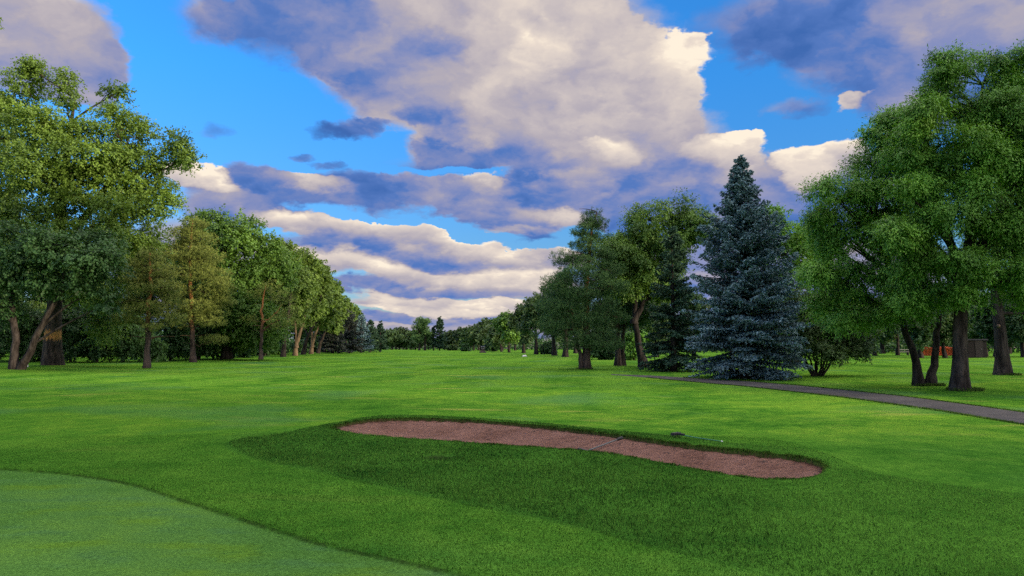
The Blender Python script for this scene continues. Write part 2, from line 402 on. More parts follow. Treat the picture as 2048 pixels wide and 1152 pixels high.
# grain of the mowing, stretched along the hole
AX = math.atan2(-164, 1500)
rotm = t.n('ShaderNodeMapping', ins={'Rotation': (0, 0, -AX)}); t.nt.links.new(geo, rotm.inputs['Vector'])
sx = t.n('ShaderNodeSeparateXYZ', ins={0: rotm.outputs[0]})
stripe = t.math('SINE', t.math('MULTIPLY_ADD', sx.outputs[0], 2 * pi / 4.2, t.math('MULTIPLY', nM, .5)))
sfar = t.range(sx.outputs[1], 16, 34)
str_ = t.math('MULTIPLY', t.range(stripe, -.25, .25), t.math('MULTIPLY', sfar, t.math('MULTIPLY_ADD', nL, .9, .12, clamp=True)))
tv = t.math('ADD', t.math('MULTIPLY', nL, .62), t.math('ADD', t.math('MULTIPLY', nM, .58), t.math('MULTIPLY', nS, .26)))
nB = t.noise(t.vmath('ADD', geo, (5, 91, 0)), 2.2, 5, .62)
tv = t.math('ADD', tv, t.math('MULTIPLY', t.math('SUBTRACT', nB, .5), .55))
fair = t.ramp(tv, [(.44, (.022, .088, .009)), (.60, (.046, .155, .015)), (.73, (.082, .215, .020)), (.90, (.150, .290, .027))])
fair = t.mix(t.math('MULTIPLY', str_, .85), fair, (.130, .290, .030))
straw = t.math('MULTIPLY', t.range(t.noise(t.vmath('MULTIPLY', geo, (.5, 1.5, 1)), .55, 5, .65), .57, .72), .75)
fair = t.mix(straw, fair, (.27, .31, .060))
cool = t.math('MULTIPLY', t.range(t.noise(t.vmath('ADD', geo, (31, 7, 0)), .22, 3, .5), .52, .70), .62)
fair = t.mix(cool, fair, (.075, .190, .060))
fr = t.ramp(tv, [(.50, (.030, .115, .012)), (.84, (.072, .195, .022))])
rg = t.ramp(tv, [(.48, (.014, .065, .009)), (.84, (.052, .155, .019))])
gv = t.math('ADD', t.math('MULTIPLY', nL, .6), t.math('ADD', t.math('MULTIPLY', nM, .5), t.math('MULTIPLY', nF, .25)))
gr = t.ramp(gv, [(.46, (.044, .130, .020)), (.66, (.074, .180, .036)), (.84, (.105, .225, .036))])
gq = t.noise(t.vmath('MULTIPLY', t.vmath('ADD', geo, (3, 17, 0)), (1.0, 2.2, 1)), .9, 5, .6)
gr = t.mix(t.range(gq, .50, .68, 0, .65), gr, (.098, .205, .020))
gr = t.mix(t.range(gq, .48, .34, 0, .55), gr, (.058, .150, .048))
sw = t.math('MULTIPLY', t.math('SUBTRACT', nS, .5), .22)
nearm = t.range(t.n('ShaderNodeSeparateXYZ', ins={0: geo}).outputs[1], 15, 11)
c = t.mix(t.math('MULTIPLY', nearm, .8), fair, fr)
px_ = t.n('ShaderNodeSeparateXYZ', ins={0: geo}).outputs[0]; py_ = t.n('ShaderNodeSeparateXYZ', ins={0: geo}).outputs[1]
rg = t.mix(t.math('MULTIPLY', t.range(t.math('MULTIPLY_ADD', nM, 1.6, px_), 1.4, 5.0), .9), rg, fr)       # towards the right the rough is cut shorter
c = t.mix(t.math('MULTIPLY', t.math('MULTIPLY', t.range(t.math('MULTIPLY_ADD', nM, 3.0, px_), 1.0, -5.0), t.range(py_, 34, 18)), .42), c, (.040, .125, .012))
c = t.mix(t.range(t.math('ADD', r_, t.math('MULTIPLY', sw, .5)), -.05, .03), c, rg)
c = t.mix(t.range(t.math('ADD', g_, t.math('MULTIPLY', sw, .25)), -.035, .035), c, gr)
soil = t.mix(nS, (.030, .017, .010), (.09, .055, .033))
edge_shade = t.math('SUBTRACT', 1.0, t.range(t.math('ABSOLUTE', t.math('ADD', g_, .015)), .008, .04))
c = t.mix(t.math('MULTIPLY', edge_shade, t.range(nS, .30, .62, .15, .8)), c, (.020, .042, .010))  # shadow line of the fringe edge, put into the lawn colour
c = t.mix(t.range(b_, -.02, .05), c, soil)
c = t.mix(t.math('MULTIPLY', dvt, t.range(nS, .3, .6)), c, (.018, .016, .012))
fine = t.math('MULTIPLY_ADD', t.range(nF, .32, .68, 0, 1, False), .75, .62)
c = t.vmath('SCALE', c, scale=fine)
hgt = t.math('ADD', t.math('MULTIPLY', nF, 1.0), t.math('MULTIPLY', nS, .8))
bp = t.n('ShaderNodeBump', ins={'Strength': .55, 'Distance': .03, 'Height': hgt})
p = t.n('ShaderNodeBsdfPrincipled', ins={'Base Color': t.vmath('SCALE', c, scale=.86), 'Roughness': .9, 'Specular IOR Level': 0.0, 'Normal': bp.outputs[0]})
t.n('ShaderNodeOutputMaterial', ins={0: p.outputs[0]})
LAWN = m
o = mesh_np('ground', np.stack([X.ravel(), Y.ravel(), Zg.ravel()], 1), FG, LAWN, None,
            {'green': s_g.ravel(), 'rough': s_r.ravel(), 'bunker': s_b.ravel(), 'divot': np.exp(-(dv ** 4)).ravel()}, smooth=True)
tag(o, 'mown green lawn of the golf hole with a smoother putting green', None, None, 'structure')

def lawn_z(x, y):
    x = np.asarray(x, float); y = np.asarray(y, float)
    return ground_base(x, y) + shorn(sdist(x, y, GREEN), sdist(x, y, ROUGH)).reshape(x.shape)

# sand of the bunker
bx0, bx1 = BUNKER[:, 0].min() - .3, BUNKER[:, 0].max() + .3; by0, by1 = BUNKER[:, 1].min() - .3, BUNKER[:, 1].max() + .3
xs2 = np.arange(bx0, bx1, .05); ys2 = np.arange(by0, by1, .05); X2, Y2 = np.meshgrid(xs2, ys2)
s2 = sdist(X2, Y2, BUNKER).reshape(X2.shape)
FOOT = np.stack([rng.uniform(bx0, bx1, 240), rng.uniform(by0, by1, 240)], 1)
def dents(x, y):
    o = np.zeros(np.shape(x))
    for fx, fy in FOOT:
        o = o + .022 * np.exp(-(((x - fx) / .09) ** 2 + ((y - fy) / .12) ** 2)) - .010 * np.exp(-(((x - fx - .12) / .07) ** 2 + ((y - fy) / .12) ** 2))
    return o
def sand_z(x, y, s):
    rip = .012 * np.sin(x * 23 + 3 * np.sin(y * 5)) * np.sin(y * 17 + x * 3)
    return ground_base(x, y) - .045 - .20 * sstep(0.0, 1.2, s) + rip - dents(x, y)
Z2 = sand_z(X2, Y2, s2)
keep = s2 > -.16
n2y, n2x = X2.shape
i2 = (np.arange(n2y - 1)[:, None] * n2x + np.arange(n2x - 1)[None, :]).ravel()
F2 = np.stack([i2, i2 + 1, i2 + n2x + 1, i2 + n2x], 1)
F2 = F2[keep.ravel()[F2].all(1)]
used = np.unique(F2); remap = np.full(X2.size, -1); remap[used] = np.arange(len(used))
m, nt = new_mat('red_sand'); t = NT(nt)
geo = t.n('ShaderNodeNewGeometry').outputs['Position']
a1 = t.noise(geo, 1.3, 5, .6); a2 = t.noise(geo, 14, 5, .7); a3 = t.noise(t.vmath('MULTIPLY', geo, (1, 3.2, 1)), 5, 5, .65); a4 = t.noise(geo, 60, 3, .7)
v = t.math('ADD', t.math('MULTIPLY', a1, .5), t.math('ADD', t.math('MULTIPLY', a2, .35), t.math('MULTIPLY', a3, .4)))
c = t.ramp(v, [(.44, (.068, .032, .020)), (.58, (.155, .081, .058)), (.78, (.236, .130, .098))])
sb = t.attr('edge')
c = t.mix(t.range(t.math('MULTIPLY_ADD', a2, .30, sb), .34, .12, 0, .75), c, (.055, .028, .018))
c = t.vmath('SCALE', c, scale=t.math('MULTIPLY_ADD', a4, .7, .65))
bp = t.n('ShaderNodeBump', ins={'Strength': 1.0, 'Distance': .07, 'Height': t.math('ADD', a3, t.math('MULTIPLY', a2, .7))})
p = t.n('ShaderNodeBsdfPrincipled', ins={'Base Color': c, 'Roughness': .95, 'Specular IOR Level': .1, 'Normal': bp.outputs[0]})
t.n('ShaderNodeOutputMaterial', ins={0: p.outputs[0]})
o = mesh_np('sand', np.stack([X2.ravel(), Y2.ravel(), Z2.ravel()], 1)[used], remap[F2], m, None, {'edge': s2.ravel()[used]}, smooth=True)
tag(o, 'reddish brown raked sand filling the long bunker', None, None, 'structure')

# cart path
top = [(1222,749),(1300,751),(1400,757),(1500,763),(1600,771),(1700,781),(1800,792),(1900,805),(2048,825),(2250,856),(2500,905)]
bot = [(1222,750),(1290,755),(1380,764),(1480,772),(1580,783),(1680,794),(1780,808),(1880,822),(2048,850),(2250,886),(2500,950)]
A = outline(top); B = outline(bot)
def resample(P, n):
    d = np.r_[0, np.cumsum(np.linalg.norm(np.diff(P, axis=0), axis=1))]; u = np.linspace(0, d[-1], n)
    return np.stack([np.interp(u, d, P[:, 0]), np.interp(u, d, P[:, 1])], 1)
def smooth_open(P, k=6):
    for _ in range(k): P[1:-1] = .25 * P[:-2] + .5 * P[1:-1] + .25 * P[2:]
    return P
A = smooth_open(resample(A, 220)); B = smooth_open(resample(B, 220))
n_c = 13; tt = np.linspace(0, 1, n_c)
PX = A[:, None, :] * (1 - tt)[None, :, None] + B[:, None, :] * tt[None, :, None]
j = .035 * rng.standard_normal((220, 2)); PX[:, 0] += j * .5; PX[:, -1] += j[::-1] * .5
PZ = ground_base(PX[..., 0], PX[..., 1]) + .012 + .02 * np.sin(tt * pi)[None, :]
PZ[:, [0, -1]] -= .03
i3 = (np.arange(219)[:, None] * n_c + np.arange(n_c - 1)[None, :]).ravel()
m, nt = new_mat('old_asphalt'); t = NT(nt)
geo = t.n('ShaderNodeNewGeometry').outputs['Position']
b1 = t.noise(geo, .5, 5, .6); b2 = t.noise(geo, 5, 6, .7); b3 = t.noise(geo, 50, 3, .7)
c = t.ramp(t.math('ADD', t.math('MULTIPLY', b1, .7), t.math('MULTIPLY', b2, .35)), [(.4, (.030, .028, .027)), (.62, (.066, .061, .058)), (.75, (.128, .116, .106))])
c = t.vmath('SCALE', c, scale=t.math('MULTIPLY_ADD', b3, .7, .65))
bp = t.n('ShaderNodeBump', ins={'Strength': .5, 'Distance': .02, 'Height': b2})
p = t.n('ShaderNodeBsdfPrincipled', ins={'Base Color': c, 'Roughness': .85, 'Specular IOR Level': .25, 'Normal': bp.outputs[0]})
t.n('ShaderNodeOutputMaterial', ins={0: p.outputs[0]})
o = mesh_np('path', np.concatenate([PX.reshape(-1, 2), PZ.reshape(-1, 1)], 1), np.stack([i3, i3 + n_c, i3 + n_c + 1, i3 + 1], 1), m, None, None, smooth=True)
tag(o, 'worn grey asphalt cart path curving past the blue spruce', None, None, 'structure')

# ---- grass blades: rough round the bunker, short fringe, shaggy lip of the bunker
def blade_mat(name, dark, light):
    m, nt = new_mat(name); t = NT(nt)
    tint = t.attr('tint'); geo = t.n('ShaderNodeNewGeometry').outputs['Position']
    nz = t.noise(geo, .75, 4, .6)
    c = t.ramp(t.math('MULTIPLY_ADD', t.math('SUBTRACT', nz, .5), .9, tint), [(0, dark), (.5, tuple((a + b) / 2 for a, b in zip(dark, light))), (1, light)])
    d = t.n('ShaderNodeBsdfDiffuse', ins={'Color': c}); tr = t.n('ShaderNodeBsdfTranslucent', ins={'Color': c})
    mx = t.n('ShaderNodeMixShader', ins={0: .35, 1: d.outputs[0], 2: tr.outputs[0]})
    t.n('ShaderNodeOutputMaterial', ins={0: mx.outputs[0]}); return m
def blades(name, P, z, h, w, lean, tint, mat):
    n = len(P); th = rng.uniform(0, 2 * pi, n); a = np.stack([np.cos(th), np.sin(th), np.zeros(n)], 1)
    l = rng.uniform(0, 2 * pi, n); ld = np.stack([np.cos(l), np.sin(l), np.zeros(n)], 1) * (lean * rng.uniform(.3, 1.2, n))[:, None]
    b = np.concatenate([P, z[:, None]], 1)
    h = h[:, None]; up = np.array([0, 0, 1.0])
    tip = b + (ld + up * np.sqrt(np.maximum(.05, 1 - lean ** 2))) * h
    mid = b + (ld * .35 + up * .6) * h
    ww = (w[:, None] * .5) * a
    V = np.stack([b - ww, b + ww, mid + ww * .7, tip, mid - ww * .7], 1).reshape(-1, 3)
    k = np.arange(n) * 5
    Fc = np.stack([k, k + 1, k + 2, k + 3, k + 4], 1)
    return mesh_np(name, V, Fc, mat, None, {'tint': np.repeat(tint, 5)})
def scatter(n, x0, x1, y0, y1): return np.stack([rng.uniform(x0, x1, n), rng.uniform(y0, y1, n)], 1)
def inframe(P, pad=.3): return np.abs(P[:, 0]) < P[:, 1] * .70 + pad
# rough
P = scatter(560000, -7.5, 10.5, 4.6, 17.5); P = P[inframe(P)]
P = P[rng.random(len(P)) < np.clip((9.0 / P[:, 1]) ** 1.6, .12, 1)]
sr, sb_, sg_ = sdist(P[:, 0], P[:, 1], ROUGH), sdist(P[:, 0], P[:, 1], BUNKER), sdist(P[:, 0], P[:, 1], GREEN)
dvp = np.hypot((P[:, 0] - DIV[0]) / .24, (P[:, 1] - DIV[1]) / .20)
edge = .05 * np.sin(P[:, 0] * 7 + P[:, 1] * 3)
k = (sr + edge > 0) & (sb_ < -.005) & (sg_ < -.05) & ((dvp > 1) | (rng.random(len(P)) < .1))
P = P[k]; sr = sr[k]
far = sstep(8, 17, P[:, 1])
patch = .5 + .5 * np.sin(P[:, 0] * 1.7 + 1.1 * np.sin(P[:, 1] * 1.3)) * np.sin(P[:, 1] * 2.1 + P[:, 0] * .6)
h = rng.uniform(.022, .050, len(P)) * (1 - .25 * far) * (.75 + .45 * patch) * (.7 + .3 * sstep(0, .18, sr))
w = rng.uniform(.0035, .0060, len(P)) * (1 + 1.2 * far)
tuft = 1.15 * np.sin(P[:, 0] * 36 + 3 * np.sin(P[:, 1] * 15)) * np.sin(P[:, 1] * 33 + 2.5 * np.sin(P[:, 0] * 13)) + .6 * np.sin(P[:, 0] * 17.3 + P[:, 1] * 9.1) * np.sin(P[:, 1] * 14.7 - P[:, 0] * 5)
right_ = sstep(1.2, 5.0, P[:, 0] + .8 * patch)
h = h * (1 + .38 * tuft) * (1 - .35 * right_); w = w * 1.35
tint = np.clip(rng.beta(1.5, 2.2, len(P)) + .22 * (patch - .5) + .20 * tuft + .34 * right_, 0, 1)
o = blades('rough_grass', P, lawn_z(P[:, 0], P[:, 1]) - .004, h, w, .55, tint, blade_mat('rough_blade', (.010, .047, .008), (.122, .280, .040)))
tag(o, 'dark longer grass of the rough between bunker and fringe', None, None, 'stuff')
# fringe
P = scatter(420000, -8, 4.5, 4.4, 13.5); P = P[inframe(P)]
P = P[rng.random(len(P)) < np.clip((7.0 / P[:, 1]) ** 1.8, .1, 1)]
sr, sg_ = sdist(P[:, 0], P[:, 1], ROUGH), sdist(P[:, 0], P[:, 1], GREEN)
edge = .012 * np.sin(P[:, 0] * 9) * np.sin(P[:, 1] * 6)
k = (sr < .03) & (sg_ + edge < -.004); P = P[k]; sg_ = sg_[k]
far = sstep(7, 13, P[:, 1])
h = rng.uniform(.010, .022, len(P)) * (1 - .35 * far) * (1 + .55 * sstep(-.10, -.01, sg_))
w = rng.uniform(.003, .005, len(P)) * (1 + far)
tint = np.clip(rng.beta(1.6, 1.8, len(P)), 0, 1); w = w * 1.3
o = blades('fringe_grass', P, lawn_z(P[:, 0], P[:, 1]) - .003, h, w, .5, tint, blade_mat('fringe_blade', (.023, .085, .009), (.105, .245, .031)))
tag(o, 'short lighter grass of the fringe beside the putting green', None, None, 'stuff')
# shaggy lip all round the bunker
n = 26000
e = BUNKER; seg = np.linalg.norm(np.roll(e, -1, 0) - e, axis=1); cs = np.r_[0, np.cumsum(seg)]
u = rng.uniform(0, cs[-1], n); idx = np.clip(np.searchsorted(cs, u) - 1, 0, len(e) - 1); fr_ = ((u - cs[idx]) / seg[idx])[:, None]
P = e[idx] * (1 - fr_) + np.roll(e, -1, 0)[idx] * fr_
P = P + rng.normal(0, .035, P.shape); s_ = sdist(P[:, 0], P[:, 1], BUNKER); P = P[s_ < .03]; n = len(P)
clump = .5 + .5 * np.sin(P[:, 0] * 11 + 2 * np.sin(P[:, 1] * 9)) * np.sin(P[:, 0] * 5.3)
h = rng.uniform(.024, .052, n) * (.5 + .8 * clump); w = rng.uniform(.006, .011, n)
o = blades('lip_grass', P, lawn_z(P[:, 0], P[:, 1]) - .018, h, w, .8, rng.beta(1.3, 2.4, n), blade_mat('lip_blade', (.016, .055, .009), (.14, .24, .04)))
tag(o, 'shaggy grass overhanging the edge of the bunker', None, None, 'stuff')

# clods and pebbles along the far edge of the sand
n = 700
u = rng.uniform(0, cs[-1], n); idx = np.clip(np.searchsorted(cs, u) - 1, 0, len(e) - 1); fr_ = ((u - cs[idx]) / seg[idx])[:, None]
Pc = e[idx] * (1 - fr_) + np.roll(e, -1, 0)[idx] * fr_ + rng.normal(0, .14, (n, 2)); Pc[:, 1] -= rng.exponential(.22, n)
sc_ = sdist(Pc[:, 0], Pc[:, 1], BUNKER); Pc = Pc[sc_ > .05]; sc_ = sc_[sc_ > .05]; n = len(Pc)
cube = np.array([[-1, -1, -.4], [1, -1, -.4], [1, 1, -.4], [-1, 1, -.4], [-.6, -.6, .7], [.6, -.6, .7], [.6, .6, .7], [-.6, .6, .7]])
rad = (.006 + .016 * rng.random(n) ** 3)[:, None, None]
Vc = cube[None] * rad * rng.uniform(.6, 1.4, (n, 8, 3)) + np.concatenate([Pc, sand_z(Pc[:, 0], Pc[:, 1], sc_)[:, None]], 1)[:, None, :]
fc = np.array([[0, 1, 5, 4], [1, 2, 6, 5], [2, 3, 7, 6], [3, 0, 4, 7], [4, 5, 6, 7]])
o = mesh_np('dirt', Vc.reshape(-1, 3), (np.arange(n)[:, None, None] * 8 + fc[None]).reshape(-1, 4), plain_mat('dark_clods', (.075, .042, .030), .95, .5, 30))
tag(o, 'small dark clods and pebbles scattered on the bunker sand', None, None, 'stuff')

# grass creeping over the verges of the path
n = 16000
k = rng.integers(0, 219, n); f_ = rng.random((n, 1)); side = rng.random(n) < .5
Pa = np.where(side[:, None], A[k] * (1 - f_) + A[k + 1] * f_, B[k] * (1 - f_) + B[k + 1] * f_)
mid_ = (A[k] + B[k]) / 2; inw = mid_ - Pa; inw /= np.linalg.norm(inw, axis=1)[:, None]
creep = .10 * np.abs(np.sin(Pa[:, 0] * 2.3) * np.sin(Pa[:, 0] * .9 + 1)) + .03
Pa = Pa + inw * (rng.random(n) * creep * 1.6 - .06)[:, None]
k = (Pa[:, 1] < 36) & inframe(Pa, 1); Pa = Pa[k]; n = len(Pa)
o = blades('verge_grass', Pa, ground_base(Pa[:, 0], Pa[:, 1]) - .004, rng.uniform(.03, .065, n), rng.uniform(.010, .02, n), .7, rng.beta(1.6, 2, n), blade_mat('verge_blade', (.018, .055, .010), (.12, .22, .035)))
tag(o, 'ragged grass creeping over the edges of the cart path', None, None, 'stuff')
# longer tufts left by the mower round the trunks on the right
spots = [(at(1920, 25.5), .42), (at(1838, 28.5), .30), (at(1860, 28.5), .28), (at(2005, 37), .46), (at(1168, 47), .4)]
Pt = np.concatenate([c_[:2] + (lambda th, r_: np.stack([np.cos(th) * r_, np.sin(th) * r_], 1))(rng.uniform(0, 2 * pi, 900), R_ * rng.uniform(.75, 1.35, 900)) for c_, R_ in spots]); n = len(Pt)
o = blades('tuft_grass', Pt, ground_base(Pt[:, 0], Pt[:, 1]) - .01, rng.uniform(.06, .17, n), rng.uniform(.012, .022, n), .5, rng.beta(1.5, 2, n), blade_mat('tuft_blade', (.020, .055, .010), (.15, .24, .05)))
tag(o, 'longer tufts of grass left round the trunks on the right', None, None, 'stuff')

# ------------------------------------------------------------------ trees
BARK_GREY = bark_mat('grey_bark', (.014, .011, .010), (.060, .050, .045), 7)
BARK_DARK = bark_mat('dark_bark', (.009, .008, .008), (.042, .036, .034), 7)
BARK_LIT = bark_mat('lit_bark', (.055, .042, .030), (.20, .145, .095), 5)  # paler poplar bark with the low sun's warmth put into the colour
BARK_PINE = bark_mat('pine_bark', (.025, .019, .018), (.095, .070, .062), 6, upper=(.34, .145, .060), upper_z=(3.0, 5.0))
BARK_BOUGH = bark_mat('bough_bark', (.03, .02, .015), (.12, .075, .05), 6)
BARK_SCAR = bark_mat('scarred_bark', (.020, .016, .013), (.085, .066, .052), 6, scar=(2.55, .42, (.50, .24, .075)))
LEAF_COTTON = leaf_mat('cottonwood_leaf', (.020, .064, .013), (.215, .345, .055), spec=.3)
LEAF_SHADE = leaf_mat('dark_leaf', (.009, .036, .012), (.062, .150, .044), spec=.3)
LEAF_MAPLE = leaf_mat('maple_leaf', (.020, .070, .014), (.175, .335, .055), spec=.3)
LEAF_POPLAR = leaf_mat('poplar_leaf', (.020, .060, .013), (.180, .290, .056))
LEAF_ASH = leaf_mat('ash_leaf', (.018, .080, .012), (.200, .450, .056), trans=.26)
LEAF_ASH2 = leaf_mat('bright_ash_leaf', (.022, .090, .013), (.215, .470, .058), trans=.26)
LEAF_DULL = leaf_mat('dull_leaf', (.014, .042, .014), (.100, .180, .062))
LEAF_FAR = leaf_mat('far_leaf', (0.020, 0.053, 0.020), (0.091, 0.161, 0.056), objvar=.5)
NEEDLE_BLUE = leaf_mat('blue_needle', (.036, .070, .082), (.235, .370, .405), trans=.08, warm=(1, 1, 1), spec=.05)
NEEDLE_DARK = leaf_mat('green_needle', (.008, .028, .018), (.078, .155, .096), trans=.1, warm=(1, 1, 1), spec=.1)
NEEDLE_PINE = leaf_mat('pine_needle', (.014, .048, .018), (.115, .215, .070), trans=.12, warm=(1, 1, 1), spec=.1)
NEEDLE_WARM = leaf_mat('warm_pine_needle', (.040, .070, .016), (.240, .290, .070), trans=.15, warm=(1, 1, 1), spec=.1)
NEEDLE_GREY = leaf_mat('grey_needle', (.022, .034, .032), (.095, .115, .105), trans=.12, warm=(1, 1, 1), spec=.2)

def trunk_path(P, R, n=14, flare=1.5, kink=.03):
    P = np.asarray(P, float); d = np.r_[0, np.cumsum(np.linalg.norm(np.diff(P, axis=0), axis=1))]
    u = np.linspace(0, 1, n) ** 1.15 * d[-1]
    Q = np.stack([np.interp(u, d, P[:, i]) for i in range(3)], 1)
    for _ in range(2): Q[1:-1] = .25 * Q[:-2] + .5 * Q[1:-1] + .25 * Q[2:]
    Q[2:-1, :2] += rng.normal(0, kink, (n - 3, 2))
    r = np.interp(u, d, R)
    r = r * (1 + (flare - 1) * np.exp(-u / (R[0] * 2.2)))
    Q = np.vstack([Q[0] - [0, 0, .25], Q]); r = np.r_[r[0] * 1.15, r]
    return Q, r

def broadleaf(root, trunks, lobes, leaf=.1, cov=1.5, crad=(.6, 1.1), droop=.25, bark=BARK_GREY, mat=LEAF_ASH, aspect=.75,
              branch_r=.05, bare=0, flat=.7, inner=.3, sprig=.32, dens=1.5, up=.4, ragged=1.2, shell=.9, space=1.3, crown_name='crown', trunk_name='trunk', ksides=10):
    """trunks: [(points, radii)], lobes: [(x,y,z,rx,ry,rz)] relative to the root"""
    tq = Quads(); paths = []
    for Pp, Rr in trunks:
        Q, r = trunk_path(Pp, Rr); tq.tube(Q, r, ksides, wob=.035); paths.append((Q, r))
    lq = Quads(); lobes = np.asarray(lobes, float)
    allP = np.concatenate([p for p, _ in paths]); allR = np.concatenate([r for _, r in paths])
    for li, L in enumerate(lobes):
        c = L[:3]; R = L[3:]
        rm = R.mean(); area = 4 * pi * rm * rm
        rc_m = min((crad[0] + crad[1]) / 2, rm * .6)
        nc = max(4, int(area * dens / (pi * rc_m ** 2)) + 2)
        d = unit(nc * 3)
        d = d[(d[:, 2] > -.75) | (rng.random(len(d)) < .4)][:nc]
        rad = rng.uniform(inner, 1.0, len(d)) ** .6
        rad = np.where(rng.random(len(d)) < .16, rng.uniform(1.0, 1.14, len(d)), rad)
        Re = np.maximum(R - .72 * rc_m, .40 * R)      # the leaf clumps reach out to the given outline
        C = c + d * Re * rad[:, None]
        if space:                                    # boughs keep their distance, so gaps stay open between them
            keep = []
            for c_ in C:
                if all(np.linalg.norm((c_ - k_) * (1, 1, 1.25)) > space * rc_m for k_ in keep): keep.append(c_)
            C = np.array(keep)
        # limb from the trunk to this lobe
        zl = c[2] - .55 * np.hypot(*(c[:2] - allP[:, :2].mean(0)))
        k = np.argmin(np.abs(allP[:, 2] - max(zl, allP[:, 2].max() * .3)) + .5 * np.linalg.norm(allP[:, :2] - c[:2], axis=1))
        a = allP[k]; limb = bez(a, np.array([a[0] * .55 + c[0] * .45, a[1] * .55 + c[1] * .45, a[2] * .45 + c[2] * .55 + .1 * rm]), c, 8)
        r0 = min(allR[k] * .75, branch_r * (1.2 + .35 * rm)); tq.tube(limb, np.linspace(r0, branch_r * .5, 8), 6)
        for ci in range(len(C)):
            cc = C[ci]; rc = rng.uniform(*crad) * min(1, rm * .48 / rc_m); 
            inside = ((np.delete(lobes, li, 0)[:, :3] - cc) / (np.delete(lobes, li, 0)[:, 3:] * .62))
            if len(inside) and (np.einsum('ij,ij->i', inside, inside) < 1).any() and rng.random() < .75: continue
            s0 = limb[rng.integers(3, 8)]
            br = bez(s0, (s0 + cc) / 2 + np.array([0, 0, .18 * np.linalg.norm(cc - s0)]), cc, 6)
            tq.tube(br, np.linspace(branch_r * .55, branch_r * .14, 6), 4)
            nl = int(4 * pi * rc * rc * cov * .85 / (.55 * leaf * leaf * aspect) * rng.uniform(.65, 1.2))
            ns = max(5, nl // 11); nl = ns * 11
            sd = unit(ns); sd[:, 2] = np.abs(sd[:, 2]) * np.where(rng.random(ns) < .72, 1, -1)
            ro = rng.uniform(.10, ragged, ns) ** .45; ro = np.where(rng.random(ns) < .10, rng.uniform(1.1, 1.55, ns), ro)
            S = cc + sd * np.array([rc, rc, rc * flat]) * ro[:, None]
            out = (cc - c) / (np.linalg.norm(cc - c) + 1e-6)
            dirv = sd * .7 + out * .35 + unit(ns) * .5 + np.array([0, 0, -droop]); dirv /= np.linalg.norm(dirv, axis=1)[:, None]
            tpar = rng.uniform(-.3, 1, (ns, 11)) * sprig * (rc / .8) ** .3
            LC = S[:, None, :] + dirv[:, None, :] * tpar[..., None] + rng.normal(0, .055 * rc + .25 * leaf, (ns, 11, 3))
            LC[..., 2] -= (tpar ** 2) * droop * .8
            LC = LC.reshape(-1, 3)
            U = np.repeat(dirv, 11, 0) * .8 + unit(nl) * .6 + np.array([0, 0, -droop * .8])
            N = np.repeat(unit(ns) * .32, 11, 0) + unit(nl) * .22 + np.array([0, 0, up]) + np.repeat(sd, 11, 0) * shell + out * .25
            sz = leaf * rng.uniform(.7, 1.25, nl)
            tc_ = np.clip(.5 + .27 * rng.standard_normal(), .05, .95)
            tint = np.clip(.55 * tc_ + .28 * np.repeat(rng.beta(2, 2, ns), 11) + .17 * rng.random(nl) + .02, 0, 1)
            lq.leaves(LC, U, N, sz, sz * aspect, tint)
    for _ in range(bare):       # bare dead twigs
        k = rng.integers(len(allP) // 3, len(allP)); a = allP[k]; d = unit(1)[0]; d[2] = abs(d[2]) * .6; d[1] = -abs(d[1])
        L = rng.uniform(2, 4); tip = a + d * L
        b = bez(a, (a + tip) / 2 + np.array([0, 0, .4]), tip, 7); tq.tube(b, np.linspace(.05, .012, 7), 4)
        for __ in range(5):
            s = b[rng.integers(3, 7)]; e = s + (d * .4 + unit(1)[0] * .7) * rng.uniform(.5, 1.3); tq.tube(bez(s, (s + e) / 2, e, 4), np.linspace(.022, .007, 4), 4)
    tq.build(trunk_name, bark, root, smooth=True)
    cr = lq.build(crown_name, mat, root)
    return cr

